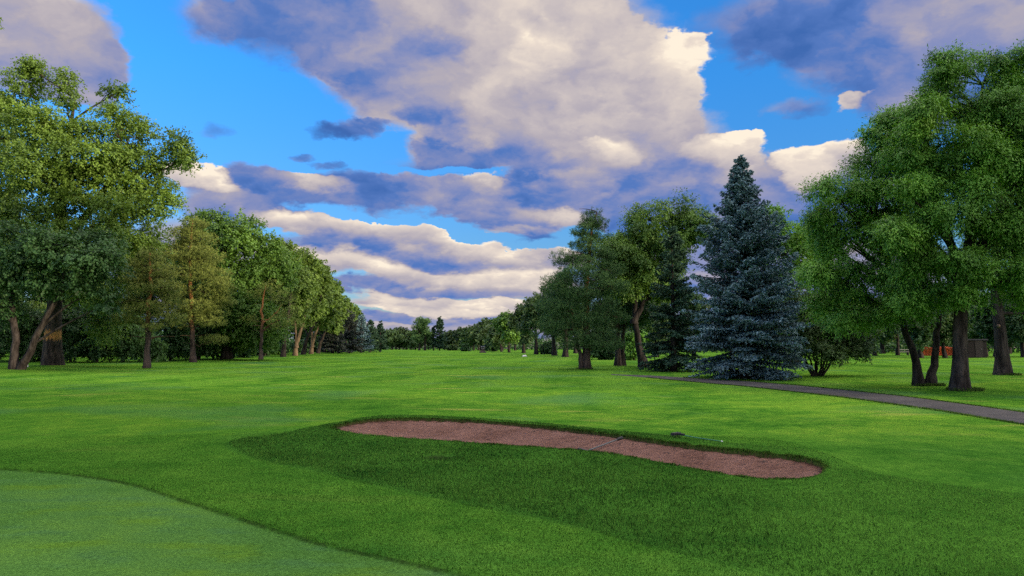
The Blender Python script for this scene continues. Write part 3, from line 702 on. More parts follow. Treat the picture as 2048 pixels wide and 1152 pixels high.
def spruce(root, H, R, bark=BARK_DARK, mat=NEEDLE_BLUE, z0=.25, whorl=.27, nb=(7, 10), power=.8, shoot=(.16, .055), dens=1.0, gaps=0.1, tr=.2, droop=.35, prof=None, sheds=0):
    tq = Quads(); lq = Quads()
    tq.tube([[0, 0, -.25], [0, 0, .3], [0, 0, H * .5], [0, 0, H * .97]], np.array([tr * 1.4, tr, tr * .55, .015]), 8)
    z = z0
    while z < H * .985:
        f = z / H
        Rz = R * (prof(f) if prof else min(1.0, (1 - f) ** power * 1.06)) * (.92 if f < .06 else 1)
        n = rng.integers(nb[0], nb[1] + 1) if f < .9 else 4
        for _ in range(n):
            if rng.random() < gaps: continue
            th = rng.uniform(0, 2 * pi); L = max(.12, Rz * rng.uniform(.70, 1.10)); zz = z + rng.uniform(-.9, .9) * whorl
            bt = rng.normal(0, .10); h = np.array([cos(th), sin(th), 0.]); rise = (.55 * f + .05 + rng.normal(0, .07)) * L
            tip = h * L + np.array([0, 0, zz + rise - droop * L * (1 - f) * .8 + .06 * L])
            mid = h * L * .5 + np.array([0, 0, zz + rise * .4 - droop * L * .15])
            nseg = max(4, int(L / .14))
            B = bez(np.array([0, 0, zz]), mid, tip, nseg)
            tq.tube(B[::max(1, nseg // 5)], np.linspace(.018 + .012 * L, .006, len(B[::max(1, nseg // 5)])), 4)
            side = np.cross([0, 0, 1.], h)
            s = np.linspace(0, 1, nseg)
            use = (s * L > .12 * L)
            Bp = B[use]; sp_ = s[use]
            # twigs both sides and below
            reps = 5 if dens >= 1 else 3
            for sg in (-1, 1):
                tl = (np.clip(1.05 - sp_, .12, 1) * .46 * L + .12) * rng.uniform(.6, 1.15, len(sp_)); tl = np.minimum(tl, .85)
                for q in range(reps):
                    fr_ = (q + rng.random(len(sp_))) / reps
                    tw = side * sg * .8 + h * .62
                    C = Bp + tw * (tl * fr_)[:, None] + np.array([0, 0, -1]) * (tl * fr_ * droop * .55 + .02)[:, None] + rng.normal(0, .025, Bp.shape)
                    U = tw + rng.normal(0, .30, Bp.shape) + np.array([0, 0, -.18])
                    nn = len(C); sz = shoot[0] * rng.uniform(.75, 1.3, nn)
                    tint = np.clip(.42 + .22 * fr_ + bt + rng.normal(0, .16, nn), 0, 1)
                    lq.leaves(C, U, unit(nn) * .5 + np.array([0, 0, 1.]), sz, shoot[1] * rng.uniform(.8, 1.3, nn), tint)
                    lq.leaves(C + rng.normal(0, .03, C.shape), U + rng.normal(0, .35, C.shape), unit(nn) + side * .6, sz * .9, shoot[1], np.clip(tint - .08, 0, 1))
            nn = len(Bp)                                             # hanging sprays
            C = Bp + np.array([0, 0, -1]) * rng.uniform(.02, .16, nn)[:, None] * (.6 + .4 * L) ; U = np.array([0, 0, -1.]) + h * .4 + rng.normal(0, .35, (nn, 3))
            lq.leaves(C, U, unit(nn), shoot[0] * 1.2, shoot[1], np.clip(.40 + bt + rng.normal(0, .14, nn), 0, 1))
            C = B[-1:] + rng.normal(0, .02, (3, 3)); lq.leaves(C, h + np.array([0, 0, .35]) + rng.normal(0, .25, (3, 3)), unit(3), shoot[0] * 1.2, shoot[1] * 1.1, np.full(3, .95))
        z += whorl * (1 if f < .75 else .75) * rng.uniform(.8, 1.2)
    C = np.array([[0, 0, H * .985]] * 6) + rng.normal(0, .04, (6, 3)); lq.leaves(C, np.array([0, 0, 1.]) + rng.normal(0, .4, (6, 3)), unit(6), shoot[0] * 1.3, shoot[1], np.full(6, .8))
    tq.build('trunk', bark, root, smooth=True); lq.build('crown', mat, root)

def pine(root, trunks, pads, bark=BARK_PINE, mat=NEEDLE_PINE, tuft=.17, w=.034, cov=1.0, branch_r=.035, bare=0, nb=7):
    """pads: [(x,y,z,r,rz)] clouds of needle tufts on crooked boughs"""
    tq = Quads(); bq = Quads(); lq = Quads(); paths = []
    for Pp, Rr in trunks:
        Q, r = trunk_path(Pp, Rr, 16, 1.35, .04); tq.tube(Q, r, 9, wob=.03); paths.append(Q)
    A = np.concatenate(paths)
    for (x, y, z, r, rz) in pads:
        c = np.array([x, y, z]); hd = np.linalg.norm(A[:, :2] - c[:2], axis=1)
        k = np.argmin(np.abs(A[:, 2] - (z - .12 * hd)) + .3 * hd); a = A[k]
        mid = (a + c) / 2 + np.array([0, 0, rng.uniform(-.12, .18) * hd[k]]); B = bez(a, mid, c, 8); B[2:-1] += rng.normal(0, .03 + .015 * hd[k], (5, 3))
        bq.tube(B, np.linspace(branch_r * (.7 + .2 * hd[k]), branch_r * .3, 8), 5)
        nt_ = int(cov * 4.2 * r * r / (tuft * tuft) * 1.5) + 10
        d = unit(nt_); C = c + d * np.array([r * 1.15, r * 1.15, rz * 1.35]) * (rng.uniform(.15, 1, nt_) ** .5)[:, None]
        C[:, 2] += .10 * rng.standard_normal(nt_) * rz
        for q in range(0, nt_, 22):
            s = B[rng.integers(4, 8)]; bq.tube(bez(s, (s + C[q]) / 2 + [0, 0, -.05], C[q], 4), np.linspace(branch_r * .3, branch_r * .1, 4), 3)
        dir0 = d * .5 + np.array([0, 0, .8]); dir0 /= np.linalg.norm(dir0, axis=1)[:, None]
        U = np.repeat(dir0, nb, 0) * .55 + unit(nt_ * nb); n = len(U); U /= np.linalg.norm(U, axis=1)[:, None]
        sz = tuft * rng.uniform(.8, 1.25, n)
        CC = np.repeat(C, nb, 0) + U * sz[:, None] * .5
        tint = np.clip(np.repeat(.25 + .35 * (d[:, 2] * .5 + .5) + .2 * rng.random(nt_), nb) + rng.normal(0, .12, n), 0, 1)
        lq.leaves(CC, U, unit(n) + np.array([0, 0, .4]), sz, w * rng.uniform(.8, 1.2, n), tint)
    for _ in range(bare):
        k = rng.integers(len(A) // 5, len(A) // 2); a = A[k]; d = unit(1)[0]; d[2] = .1; e = a + d * rng.uniform(.9, 2.0)
        bq.tube(bez(a, (a + e) / 2 + [0, 0, .15], e, 6), np.linspace(.03, .01, 6), 4)
    tq.build('trunk', bark, root, smooth=True); bq.build('boughs', BARK_BOUGH, root, smooth=True); lq.build('crown', mat, root)

def lobes_px(base, Y, spec):
    """photo ellipses (x, y, half width, half height, nearer/farther in m, depth factor) -> ellipsoids relative to the tree's base"""
    out = []
    for (x, y, a, b, dY, *df) in spec:
        p = pt(x, y, Y + dY) - base; s = (Y + dY) / F
        out.append((p[0], p[1], p[2], a * s, (df[0] if df else 1.0) * (a + b) / 2 * s, b * s))
    return out
def path_px(base, Y, pts):
    return [tuple(pt(x, y, Y + dY) - base) for (x, y, dY) in pts]

TREES = {}
def start(name, px, Y, label, cat='tree', group=None):
    B = at(px, Y); return empty(name, B, label, cat, group), B

# ---- left side -----------------------------------------------------------------
Y = 50; r, B = start('cottonwood_tree', 105, Y, 'towering cottonwood with an orange scar across its stout trunk')
broadleaf(r, [(path_px(B, Y, [(105, 735, 0), (106, 640, 0), (112, 520, .3), (128, 380, .4), (140, 250, .5), (150, 200, .5)]), [.50, .46, .38, .26, .14, .06]),
              (path_px(B, Y, [(112, 520, .3), (180, 420, .3), (235, 340, 0), (258, 290, 0)]), [.30, .22, .14, .06])],
          lobes_px(B, Y, [(40,200,60,66,1),(132,225,24,60,0),(100,270,75,60,-1),(235,250,58,66,0),(285,290,42,60,0),(190,310,85,75,-1),(312,330,26,28,0),
                          (90,360,95,80,-1.5),(250,380,80,60,0),(295,425,60,56,0),(190,450,110,80,-1.5),(60,470,90,75,-1),(275,490,70,55,1.5),(330,405,30,44,1),
                          (210,560,78,72,-2),(120,560,80,60,-1.5),(215,650,36,50,-.5),(133,165,9,28,0),(228,190,22,26,0),(352,295,14,20,0),(372,318,8,8,.2),(60,140,22,24,.5)]),
          leaf=.145, cov=1.25, crad=(.65, 1.35), droop=.25, bark=BARK_SCAR, mat=LEAF_COTTON, branch_r=.07, bare=7, aspect=.85)
Y = 57; r, B = start('cottonwood_tree', -60, Y, 'tall cottonwood whose crown tip shows at the left edge of the picture')
broadleaf(r, [(path_px(B, Y, [(-60, 735, 0), (-55, 500, 0), (-40, 250, 0), (-30, 90, 0)]), [.5, .4, .25, .08])],
          lobes_px(B, Y, [(-30,80,34,62,0),(-50,170,60,70,0),(-30,280,90,90,0),(-60,400,100,100,0),(-30,520,80,80,0),(20,620,60,50,1)]),
          leaf=.18, cov=1.0, crad=(.8, 1.4), mat=LEAF_COTTON, branch_r=.07, aspect=.85)
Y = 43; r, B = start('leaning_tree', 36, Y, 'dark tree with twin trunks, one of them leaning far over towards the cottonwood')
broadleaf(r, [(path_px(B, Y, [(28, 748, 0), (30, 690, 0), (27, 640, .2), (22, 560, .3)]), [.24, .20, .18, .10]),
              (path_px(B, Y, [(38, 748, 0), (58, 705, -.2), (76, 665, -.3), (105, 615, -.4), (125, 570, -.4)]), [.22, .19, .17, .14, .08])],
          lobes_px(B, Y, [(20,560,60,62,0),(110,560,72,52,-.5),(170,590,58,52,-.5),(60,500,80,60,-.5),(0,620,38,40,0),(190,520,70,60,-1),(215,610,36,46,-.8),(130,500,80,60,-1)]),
          leaf=.15, cov=1.15, crad=(.6, 1.1), droop=.35, mat=LEAF_SHADE, bark=BARK_LIT if False else BARK_GREY, branch_r=.05, aspect=.8)
def billows(n, rows, sz=(18, 30), spread=1.6):
    # smaller boughs breaking up the outline: rows of (row, left edge, right edge)
    o = []; yy = [r_[0] for r_ in rows]
    for y in np.linspace(yy[0], yy[-1], n) + rng.uniform(-8, 8, n):
        a, b = np.interp(y, yy, [r_[1] for r_ in rows]), np.interp(y, yy, [r_[2] for r_ in rows])
        x = a + (b - a) * (rng.random() if rng.random() < .6 else rng.choice([.02, .98])); w_ = rng.uniform(*sz)
        o.append((x, y, w_ * 1.15, w_ * .72, -rng.uniform(.2, 1) * spread if rng.random() < .75 else spread * .5))
    return o
def env(n, rows, cx, spread=1.2, sz=(22, 32)):
    # further needle pads filling an outline given as (row, half width)
    o = []
    yy = [r_[0] for r_ in rows]; ww = [r_[1] for r_ in rows]
    for y in np.linspace(yy[0], yy[-1], n) + rng.uniform(-6, 6, n):
        w_ = np.interp(y, yy, ww); x = cx + rng.uniform(-1, 1) * w_ * .85
        a = min(rng.uniform(*sz), w_ * .7 + 6); o.append((x, y, a, a * rng.uniform(.26, .38), rng.uniform(-1, 1) * spread * min(1, w_ / 50)))
    return o
def pads_px(B, Y, spec):
    o = []
    for (x, y, a, b, dY) in spec:
        p = pt(x, y, Y + dY) - B; s = (Y + dY) / F; o.append((p[0], p[1], p[2], a * s, b * s))
    return o
Y = 46.5; r, B = start('scots_pine', 295, Y, 'small sparse pine with orange upper bark beside the dark hedge')
pine(r, [(path_px(B, Y, [(294, 728, 0), (296, 660, 0), (299, 600, 0), (302, 540, 0), (300, 505, 0)]), [.17, .15, .12, .08, .03])],
     pads_px(B, Y, [(300,510,24,12,0),(275,530,26,11,.3),(322,540,26,11,0),(262,560,26,10,0),(330,572,30,12,-.4),(285,580,28,10,-.6),(255,600,28,11,0),(340,606,28,11,.2),
                    (300,612,26,10,-.8),(270,638,30,11,-.3),(330,638,28,10,0),(245,640,24,9,.4),(300,556,30,10,.8)] + env(15, [(510, 18), (560, 48), (610, 60), (650, 62)], 297, 1.0, (20, 28))), mat=NEEDLE_WARM, cov=.85, bare=7, tuft=.19)
Y = 60; r, B = start('scots_pine', 385, Y, 'taller sunlit pine with a bare lower trunk left of the round maple')
pine(r, [(path_px(B, Y, [(386, 719, 0), (383, 650, 0), (380, 590, 0), (379, 520, 0), (384, 455, 0), (386, 440, 0)]), [.21, .18, .15, .12, .06, .03])],
     pads_px(B, Y, [(386,448,22,12,0),(360,470,28,12,0),(405,478,28,12,0),(345,500,32,13,.3),(415,512,32,13,0),(375,515,32,12,-.6),(340,540,32,12,0),(425,548,34,13,.3),
                    (385,550,34,12,-.8),(350,580,32,12,-.4),(420,585,34,12,0),(440,565,22,10,0),(395,612,32,11,-.6),(345,618,30,11,.3),(425,625,30,10,.4),(368,645,26,9,.3),(445,600,20,9,.3),
                    (430,680,26,8,.3)] + env(20, [(450, 18), (500, 48), (560, 66), (620, 66), (650, 45)], 386, 1.2, (22, 32))), mat=NEEDLE_WARM, cov=.9, bare=6, tuft=.20)
Y = 68; r, B = start('maple_tree', 455, Y, 'broad round maple with a dense crown between the tall pine and the leaning poplars')
broadleaf(r, [(path_px(B, Y, [(455, 712, 0), (455, 620, 0), (450, 540, 0), (445, 470, 0)]), [.34, .28, .2, .08])],
          lobes_px(B, Y, [(400,500,48,50,.5),(430,470,62,48,0),(480,470,60,46,0),(390,560,48,60,.5),(430,640,62,46,-.5),(535,505,42,44,.5),(545,555,44,50,.5),(520,610,48,50,.5),(470,680,76,34,.3),(560,520,36,40,1.5),(420,480,52,50,0),(465,490,52,52,-1),(500,540,48,50,-.5),(440,550,70,55,-1.5),(520,590,46,50,0),(470,620,75,52,-1.5),(400,600,45,55,0),(500,660,70,42,-.5),
                          (530,660,40,40,1.5),(410,665,45,40,0),(395,450,28,26,0)]),
          leaf=.20, cov=1.15, crad=(.9, 1.5), mat=LEAF_MAPLE, space=.85, branch_r=.07, bare=3, aspect=.85)
Y = 64; r, B = start('scots_pine', 522, Y, 'thin half bare pine with forked pale boughs in front of the maple')
pine(r, [(path_px(B, Y, [(522, 713, 0), (523, 675, 0), (525, 640, 0), (523, 605, 0), (532, 570, 0)]), [.15, .13, .11, .08, .03]),
         (path_px(B, Y, [(524, 665, 0), (538, 650, -.3), (560, 640, -.4)]), [.07, .05, .03]), (path_px(B, Y, [(524, 648, 0), (545, 632, .2), (566, 610, .2)]), [.07, .05, .03])],
     pads_px(B, Y, [(540,575,22,12,0),(565,595,26,12,0),(510,590,18,9,.3),(580,625,24,12,0),(555,645,26,11,-.4),(590,650,20,10,0),(500,640,16,8,.2)]), mat=NEEDLE_WARM, cov=.8, bare=6, tuft=.24, w=.03)

# leaning poplars down the left side of the fairway
POPL = [(566, 84, 486, '', 40, 14), (590, 92, 512, '', 36, 24), (606, 99, 530, '', 30, 30), (622, 106, 538, '', 28, 22), (636, 114, 560, '', 26, 26), (648, 124, 568, '', 24, 20), (658, 136, 600, '', 20, 34), (668, 150, 592, '', 20, 16), (678, 166, 600, '', 18, 14), (690, 184, 606, '', 16, 10), (702, 205, 613, '', 14, 8), (712, 228, 622, '', 12, 8)]
ords = ['first', 'second', 'third', 'fourth', 'fifth', 'sixth', 'seventh', 'eighth', 'ninth', 'tenth', 'eleventh', 'twelfth']
for i, (px, Y, ty, _, hw, ln) in enumerate(POPL):
    lab = ['tallest poplar with its crown right behind the round maple', 'poplar with a kinked pale trunk beside the maple', 'poplar with a leaning trunk in deep shade behind its paler neighbour',
           'poplar with the brightest orange lit forked trunk on the left side', 'poplar with a slim upright trunk beside the orange lit one', 'poplar with a dense crown reaching low over its thick trunk',
           'poplar with a long pale trunk leaning far out before the spruces', 'poplar standing right behind the long leaning trunk', 'middle sized poplar rising over the grey spruces',
           'poplar just beyond the grey spruces in the left row', 'last but one poplar sloping down to the far end of the left row', 'farthest and smallest poplar at the end of the left row'][i]
    r, B = start('poplar_tree', px, Y, lab, group='poplars along the left side of the fairway')
    s = F / Y; base_row = 697 - (float(B[2]) - CAM[2]) * s
    hh = base_row - ty
    x1 = px + ln * 1.1
    tr = (path_px(B, Y, [(px, base_row, 0), (px + ln * .15, base_row - hh * .14, -.2), (px + ln * .6, base_row - hh * .3, -.5), (x1, base_row - hh * .5, -.8), (x1 + 6, base_row - hh * .8, -.6)]), [.25, .22, .19, .14, .05])
    trunks = [tr]
    if i in (1, 3, 6): trunks.append((path_px(B, Y, [(px + ln * .12, base_row - hh * .10, -.2), (px + ln * .05, base_row - hh * .28, -.4), (px - ln * .2, base_row - hh * .45, -.5)]), [.18, .14, .06]))
    lo = []
    for q in range(9):
        f = .44 + .52 * (q / 8.0); wid = hw * (1.05 if .5 < f < .8 else .72)
        lo.append((x1 - 4 + rng.uniform(-.75, .55) * wid * (1.1 - .7 * (f - .4)), base_row - hh * f + 6, wid * rng.uniform(.5, .75), hh * rng.uniform(.085, .13), rng.uniform(-.2, 2.4) if f < .62 else rng.uniform(-1.6, 1.2)))
    lo.append((px - hw * .4, base_row - hh * .40, hw * .5, hh * .10, 2.2)); lo.append((px + hw * .8, base_row - hh * .42, hw * .5, hh * .12, 2.2))
    broadleaf(r, trunks, lobes_px(B, Y, lo), leaf=.0026 * Y, cov=1.15, crad=(.9, 1.5), droop=.2, bark=BARK_LIT if i in (1, 3, 6) else BARK_GREY, mat=LEAF_POPLAR, space=.78, branch_r=.08, aspect=.9, flat=.9)

# undergrowth under the left trees: each bush its own
def bush(px, Y, w, h, label, mat=LEAF_SHADE, leaf=.13, name='shrub', group=None, stems=5, cov=1.1, lift=.42):
    r, B = start(name, px, Y, label, 'bush', group)
    s = Y / F; w_, h_ = w * s, h * s
    st = []
    for _ in range(stems):
        a = rng.uniform(-1, 1); st.append(([(a * .1, rng.uniform(-.1, .1), 0), (a * w_ * .3, rng.uniform(-.3, .3) * w_, h_ * .4), (a * w_ * .55, rng.uniform(-.4, .4) * w_, h_ * .75)], [.06, .045, .02]))
    lo = [(rng.uniform(-.5, .5) * w_, rng.uniform(-.5, .4) * w_, h_ * rng.uniform(lift - .12, .72), w_ * rng.uniform(.4, .6), w_ * .5, h_ * rng.uniform(.26, .34)) for _ in range(6)]
    lo += [(rng.uniform(-.6, .6) * w_, rng.uniform(-.5, .3) * w_, h_ * .24, w_ * .5, w_ * .45, h_ * .25) for _ in range(4)]
    broadleaf(r, st, lo, leaf=leaf, cov=cov, crad=(.4, .8), droop=.3, bark=BARK_DARK, mat=mat, branch_r=.03, crown_name='foliage', trunk_name='stem', inner=.3, ksides=6, space=.72)
    return r
HEDGE = [(-10, 54, 50, 110), (52, 56, 46, 120), (90, 58, 40, 90), (150, 56, 48, 112), (200, 57, 50, 120), (250, 58, 46, 105), (300, 60, 46, 96), (345, 63, 44, 90), (400, 66, 46, 84), (445, 70, 42, 60),
         (490, 76, 42, 52), (530, 86, 36, 46), (560, 97, 28, 44), (600, 118, 22, 30), (632, 130, 22, 28)]
HL = ['behind the twin leaning trunks', 'between the twin trunks and the scarred cottonwood', 'hidden low behind the scarred trunk', 'just right of the scarred cottonwood trunk', 'midway between cottonwood and sparse pine',
      'just left of the sparse pine', 'right behind the sparse pine', 'between the two sunlit pines', 'right behind the taller sunlit pine', 'below the left half of the round maple', 'below the middle of the round maple',
      'beside the thin half bare pine', 'at the foot of the first poplar', 'between the poplar trunks', 'at the foot of the long leaning poplar']
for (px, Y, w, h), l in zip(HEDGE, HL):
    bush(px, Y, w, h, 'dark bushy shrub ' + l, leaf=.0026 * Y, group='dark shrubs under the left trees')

# spruces at the end of the left row
for (px, Y, ty, w, lab, mt) in [(668, 118, 628, 40, 'broad grey brown spruce under the last poplars', NEEDLE_GREY), (700, 124, 622, 34, 'dull grey spruce with drooping boughs in the left row', NEEDLE_GREY),
                                (724, 132, 630, 26, 'bluish grey spruce near the end of the left row', NEEDLE_BLUE), (742, 140, 640, 20, 'slim dark spruce with a pointed tip at the end of the left row', NEEDLE_DARK),
                                (762, 146, 644, 17, 'small dark spruce standing free past the left row', NEEDLE_DARK)]:
    r, B = start('spruce_tree', px, Y, lab, group='spruces at the end of the left row')
    s = Y / F; H = CAM[2] - B[2] + (697 - ty) * s
    spruce(r, H, w * s, mat=mt, whorl=.4, nb=(7, 9), shoot=(.34, .14), dens=.6, z0=.7, power=.7)

# trees standing close behind the front row on the left
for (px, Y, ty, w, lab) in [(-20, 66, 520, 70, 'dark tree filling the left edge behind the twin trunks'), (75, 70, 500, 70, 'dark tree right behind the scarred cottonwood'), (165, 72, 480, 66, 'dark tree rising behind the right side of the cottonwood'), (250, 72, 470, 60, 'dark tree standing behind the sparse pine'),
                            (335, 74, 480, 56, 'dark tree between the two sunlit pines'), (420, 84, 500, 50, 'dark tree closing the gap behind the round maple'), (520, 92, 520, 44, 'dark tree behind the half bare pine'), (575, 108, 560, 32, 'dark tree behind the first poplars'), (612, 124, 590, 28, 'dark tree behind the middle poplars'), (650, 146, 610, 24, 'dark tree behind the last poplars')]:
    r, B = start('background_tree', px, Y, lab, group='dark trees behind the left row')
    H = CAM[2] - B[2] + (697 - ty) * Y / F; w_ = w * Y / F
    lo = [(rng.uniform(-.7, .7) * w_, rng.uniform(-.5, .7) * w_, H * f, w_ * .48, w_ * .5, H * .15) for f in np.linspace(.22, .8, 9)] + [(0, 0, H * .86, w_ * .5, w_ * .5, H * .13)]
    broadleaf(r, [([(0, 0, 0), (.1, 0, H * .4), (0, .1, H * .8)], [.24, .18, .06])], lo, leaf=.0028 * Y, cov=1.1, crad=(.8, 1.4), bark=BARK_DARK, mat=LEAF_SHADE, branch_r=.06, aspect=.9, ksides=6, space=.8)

# ---- centre and far end ----------------------------------------------------------
def height_for(B, Y, ty): return CAM[2] - B[2] + (697 - ty) * Y / F
YF = 235
r, B = start('far_spruce', 880, YF, 'tallest dark spruce standing in the middle of the far end'); H = height_for(B, YF, 634)
spruce(r, H, 16 * YF / F, mat=NEEDLE_DARK, whorl=.55, nb=(6, 8), shoot=(.5, .22), dens=.6, z0=1.2, power=.62)
far_spruce = r
r, B = start('far_spruce', 868, YF + 1, 'lower dark spruce tucked against the left of the central spruce')
H = height_for(B, YF, 652); spruce(r, H, 11 * YF / F, mat=NEEDLE_DARK, whorl=.55, nb=(6, 8), shoot=(.5, .22), dens=.6, z0=1.6, power=.7)
for (px, ty, lab, w) in [(840, 638, 'tall thin topped pine left of the central spruce', 15), (851, 640, 'second open crowned pine next to the central spruce', 13)]:
    r, B = start('far_pine', px, YF, lab); H = height_for(B, YF, ty); s = YF / F
    pads = [(rng.uniform(-1, 1) * w * s * (1.1 - .6 * f), rng.uniform(-1, 1) * w * s * .8, H * f, rng.uniform(3.5, 6.5) * s, rng.uniform(2.5, 4.5) * s) for f in np.linspace(.32, .99, 26)]
    pine(r, [([(0, 0, 0), (.1, 0, H * .4), (-.1, 0, H * .8), (0, 0, H)], [.32, .25, .14, .04])], pads, mat=NEEDLE_PINE, bark=BARK_DARK, tuft=.7, w=.16, cov=1.0, branch_r=.08)
    if px == 840: far_pine = r

# three grown trees that stand about the far end, each with a crown of its own
def far_tree(px, Y, ty, w, label, seed_lobes=9, low=.22, mat=LEAF_FAR, name='far_tree', group=None, leafk=.0021, cov=.95):
    r, B = start(name, px, Y, label, group=group); H = height_for(B, Y, ty); s = Y / F; w_ = w * s
    lo = []
    for q in range(seed_lobes):
        f = rng.uniform(low + .12, .86); ww = w_ * (1 - max(0, f - .55) * 1.2)
        lo.append((rng.uniform(-.75, .75) * ww, rng.uniform(-.8, .8) * ww, H * f, w_ * rng.uniform(.32, .5), w_ * .42, min(H * .16, w_ * .5)))
    lo.append((0, 0, H * .87, w_ * .42, w_ * .42, H * .125)); lo.append((0, 0, H * .6, w_ * .7, w_ * .7, H * .25))
    tr = [([(0, 0, 0), (rng.normal(0, .15), 0, H * .25), (rng.normal(0, .3), 0, H * .6), (0, 0, H * .85)], [.022 * H + .07, .018 * H + .05, .012 * H, .03])]
    broadleaf(r, tr, lo, leaf=leafk * Y, cov=cov, crad=(.008 * Y ** .6 * w_ + .4, .012 * Y ** .6 * w_ + .7), bark=BARK_DARK, mat=mat, branch_r=.07, aspect=.9, ksides=6, space=.75)
    return r
proto = [far_tree(800, 290, 655, 18, 'rounded pale green tree at the left of the far treeline'),
         far_tree(905, 300, 661, 20, 'low spreading tree just right of the central spruce'),
         far_tree(925, 290, 656, 20, 'grey green tree with a rounded top right of the central spruce', low=.15)]
FARS = [(775, 300, 664, 0), (786, 285, 660, 1), (793, 310, 659, 2), (815, 300, 661, 0), (824, 285, 664, 1), (832, 310, 660, 2), (858, 300, 662, 0), (891, 310, 664, 2), (915, 310, 660, 0),
        (937, 280, 657, 1), (948, 260, 655, 0), (962, 245, 652, 2), (974, 225, 650, 1), (757, 290, 660, 2), (742, 270, 655, 0), (728, 260, 650, 1), (958, 300, 650, 0), (985, 280, 640, 2), (1005, 270, 640, 1), (1030, 260, 640, 0)]
FL = ['beside the free standing small spruce', 'second from the left in the far treeline', 'with a lopsided crown near the left of the far treeline', 'left of the two open crowned pines', 'with a low crown left of the open crowned pines',
      'directly behind the left open crowned pine', 'seen between the open pines and the central spruce', 'peeping out at the right foot of the central spruce', 'between the low spreading tree and the grey green one',
      'above the tilted dark bush', 'right of the tilted dark bush', 'behind the dark tee box sign', 'where the far treeline meets the right row', 'behind the last spruces of the left row', 'showing over the last spruces of the left row',
      'behind the farthest poplar', 'rising behind the tee box sign', 'behind the first trees of the right row', 'deep behind the right row', 'hidden deep behind the thick double trunk of the right row']
for (px, Y, ty, k), l in zip(FARS, FL):
    B = at(px, Y); src = proto[k]; H0 = {0: (290, 655), 1: (300, 661), 2: (290, 656)}[k]
    h0 = height_for(at(900, H0[0]), H0[0], H0[1]); h1 = height_for(B, Y, ty)
    f = h1 / h0
    copy_thing(src, B, 'far dark green tree ' + l, (f * rng.uniform(.9, 1.15), f * rng.uniform(.9, 1.15), f), rng.uniform(0, 6.28), 'trees of the far treeline')
for p_ in proto: p_['group'] = 'trees of the far treeline'
bush(931, 205, 9, 16, 'tilted dark rounded bush on the far fairway', mat=LEAF_SHADE, leaf=.45, stems=3, lift=.5)
bush(905, 250, 12, 10, 'low bright green bush at the far end', mat=LEAF_DULL, leaf=.5, stems=3)
bush(985, 190, 17, 30, 'dark spreading juniper bush beside the tee box sign', mat=LEAF_SHADE, leaf=.45, stems=4, lift=.5)

# ---- right row ---------------------------------------------------------------------
RR = [(992, 200, 652, 20, 'smallest tree at the far end of the right row', LEAF_FAR), (1003, 180, 640, 24, 'round dark tree near the far end of the right row', LEAF_DULL),
      (1018, 160, 626, 34, 'bushy bright green tree with a wide low crown in the right row', LEAF_MAPLE), (1047, 140, 605, 34, 'tall tree with a thick double trunk in the right row', LEAF_DULL),
      (1072, 120, 584, 38, 'pale grey green tree rising behind the dark pine', LEAF_FAR), (1108, 105, 560, 44, 'tree with a slim white trunk beside the dark pine', LEAF_DULL),
      (1130, 92, 540, 46, 'dark tree whose short trunk stands left of the pine', LEAF_SHADE)]
for i, (px, Y, ty, w, lab, mt) in enumerate(RR):
    far_tree(px, Y, ty, w, lab, 10, .17, mt, 'deciduous_tree', 'trees of the right row', .0024, 1.1)
Y = 47; r, B = start('scots_pine', 1168, Y, 'dark pine with a thin ragged top and a leaning second trunk by the path')
pine(r, [(path_px(B, Y, [(1172, 734, 0), (1172, 690, 0), (1171, 640, 0), (1173, 570, 0), (1178, 500, 0), (1186, 450, 0), (1194, 424, 0)]), [.27, .22, .18, .15, .11, .06, .02]),
         (path_px(B, Y, [(1163, 733, -.1), (1156, 690, -.2), (1147, 650, -.2), (1140, 600, -.2)]), [.14, .11, .08, .05])],
     pads_px(B, Y, [(1194,430,14,10,0),(1182,450,22,12,0),(1204,447,14,9,0),(1160,466,20,11,.2),(1200,472,20,10,0),(1178,485,24,11,-.3),(1150,496,16,9,0),(1128,514,28,11,0),(1150,520,20,9,0),(1205,510,26,13,.3),(1178,528,32,12,-.5),
        (1215,540,34,14,.3),(1140,555,36,14,0),(1190,560,36,13,-.8),(1110,580,30,12,.2),(1225,578,34,13,0),(1160,588,38,13,-.9),(1105,612,34,13,0),(1205,608,38,13,-.6),(1140,622,38,13,-.7),(1095,645,30,12,.3),
        (1180,640,36,12,-1),(1230,632,30,12,.2),(1120,660,34,12,-.3),(1160,675,30,10,-.9),(1205,668,34,11,-.2),(1085,670,24,10,.3),(1140,690,22,8,-.5),(1225,690,24,8,.3),(1185,690,22,7,-1)] + env(20, [(432, 10), (455, 26), (485, 38), (515, 46)], 1182, .7, (13, 21)) + env(28, [(515, 42), (560, 70), (610, 86), (660, 84), (690, 60)], 1168, 1.5, (20, 32))),
     mat=NEEDLE_PINE, cov=1.05, bare=9, tuft=.17, w=.022)
Y = 54; r, B = start('deciduous_tree', 1238, Y, 'dark tree with a doubled straight trunk right of the pine', group='trees of the right row')
broadleaf(r, [(path_px(B, Y, [(1236, 727, 0), (1236, 680, 0), (1232, 600, 0), (1230, 530, 0)]), [.20, .17, .14, .06]), (path_px(B, Y, [(1245, 725, .4), (1246, 670, .4), (1252, 600, .4)]), [.17, .14, .08])],
          lobes_px(B, Y, [(1235,530,40,45,0),(1205,570,42,45,0),(1270,560,46,50,-.5),(1240,600,55,45,-1),(1200,630,40,36,0),(1280,625,42,36,0),(1240,500,30,30,0)]),
          leaf=.16, cov=1.15, crad=(.7, 1.2), mat=LEAF_SHADE, space=.8, branch_r=.06)
Y = 50; r, B = start('ash_tree', 1285, Y, 'broad ash with a leaning dark trunk behind the dark spruce', group='trees of the right row')
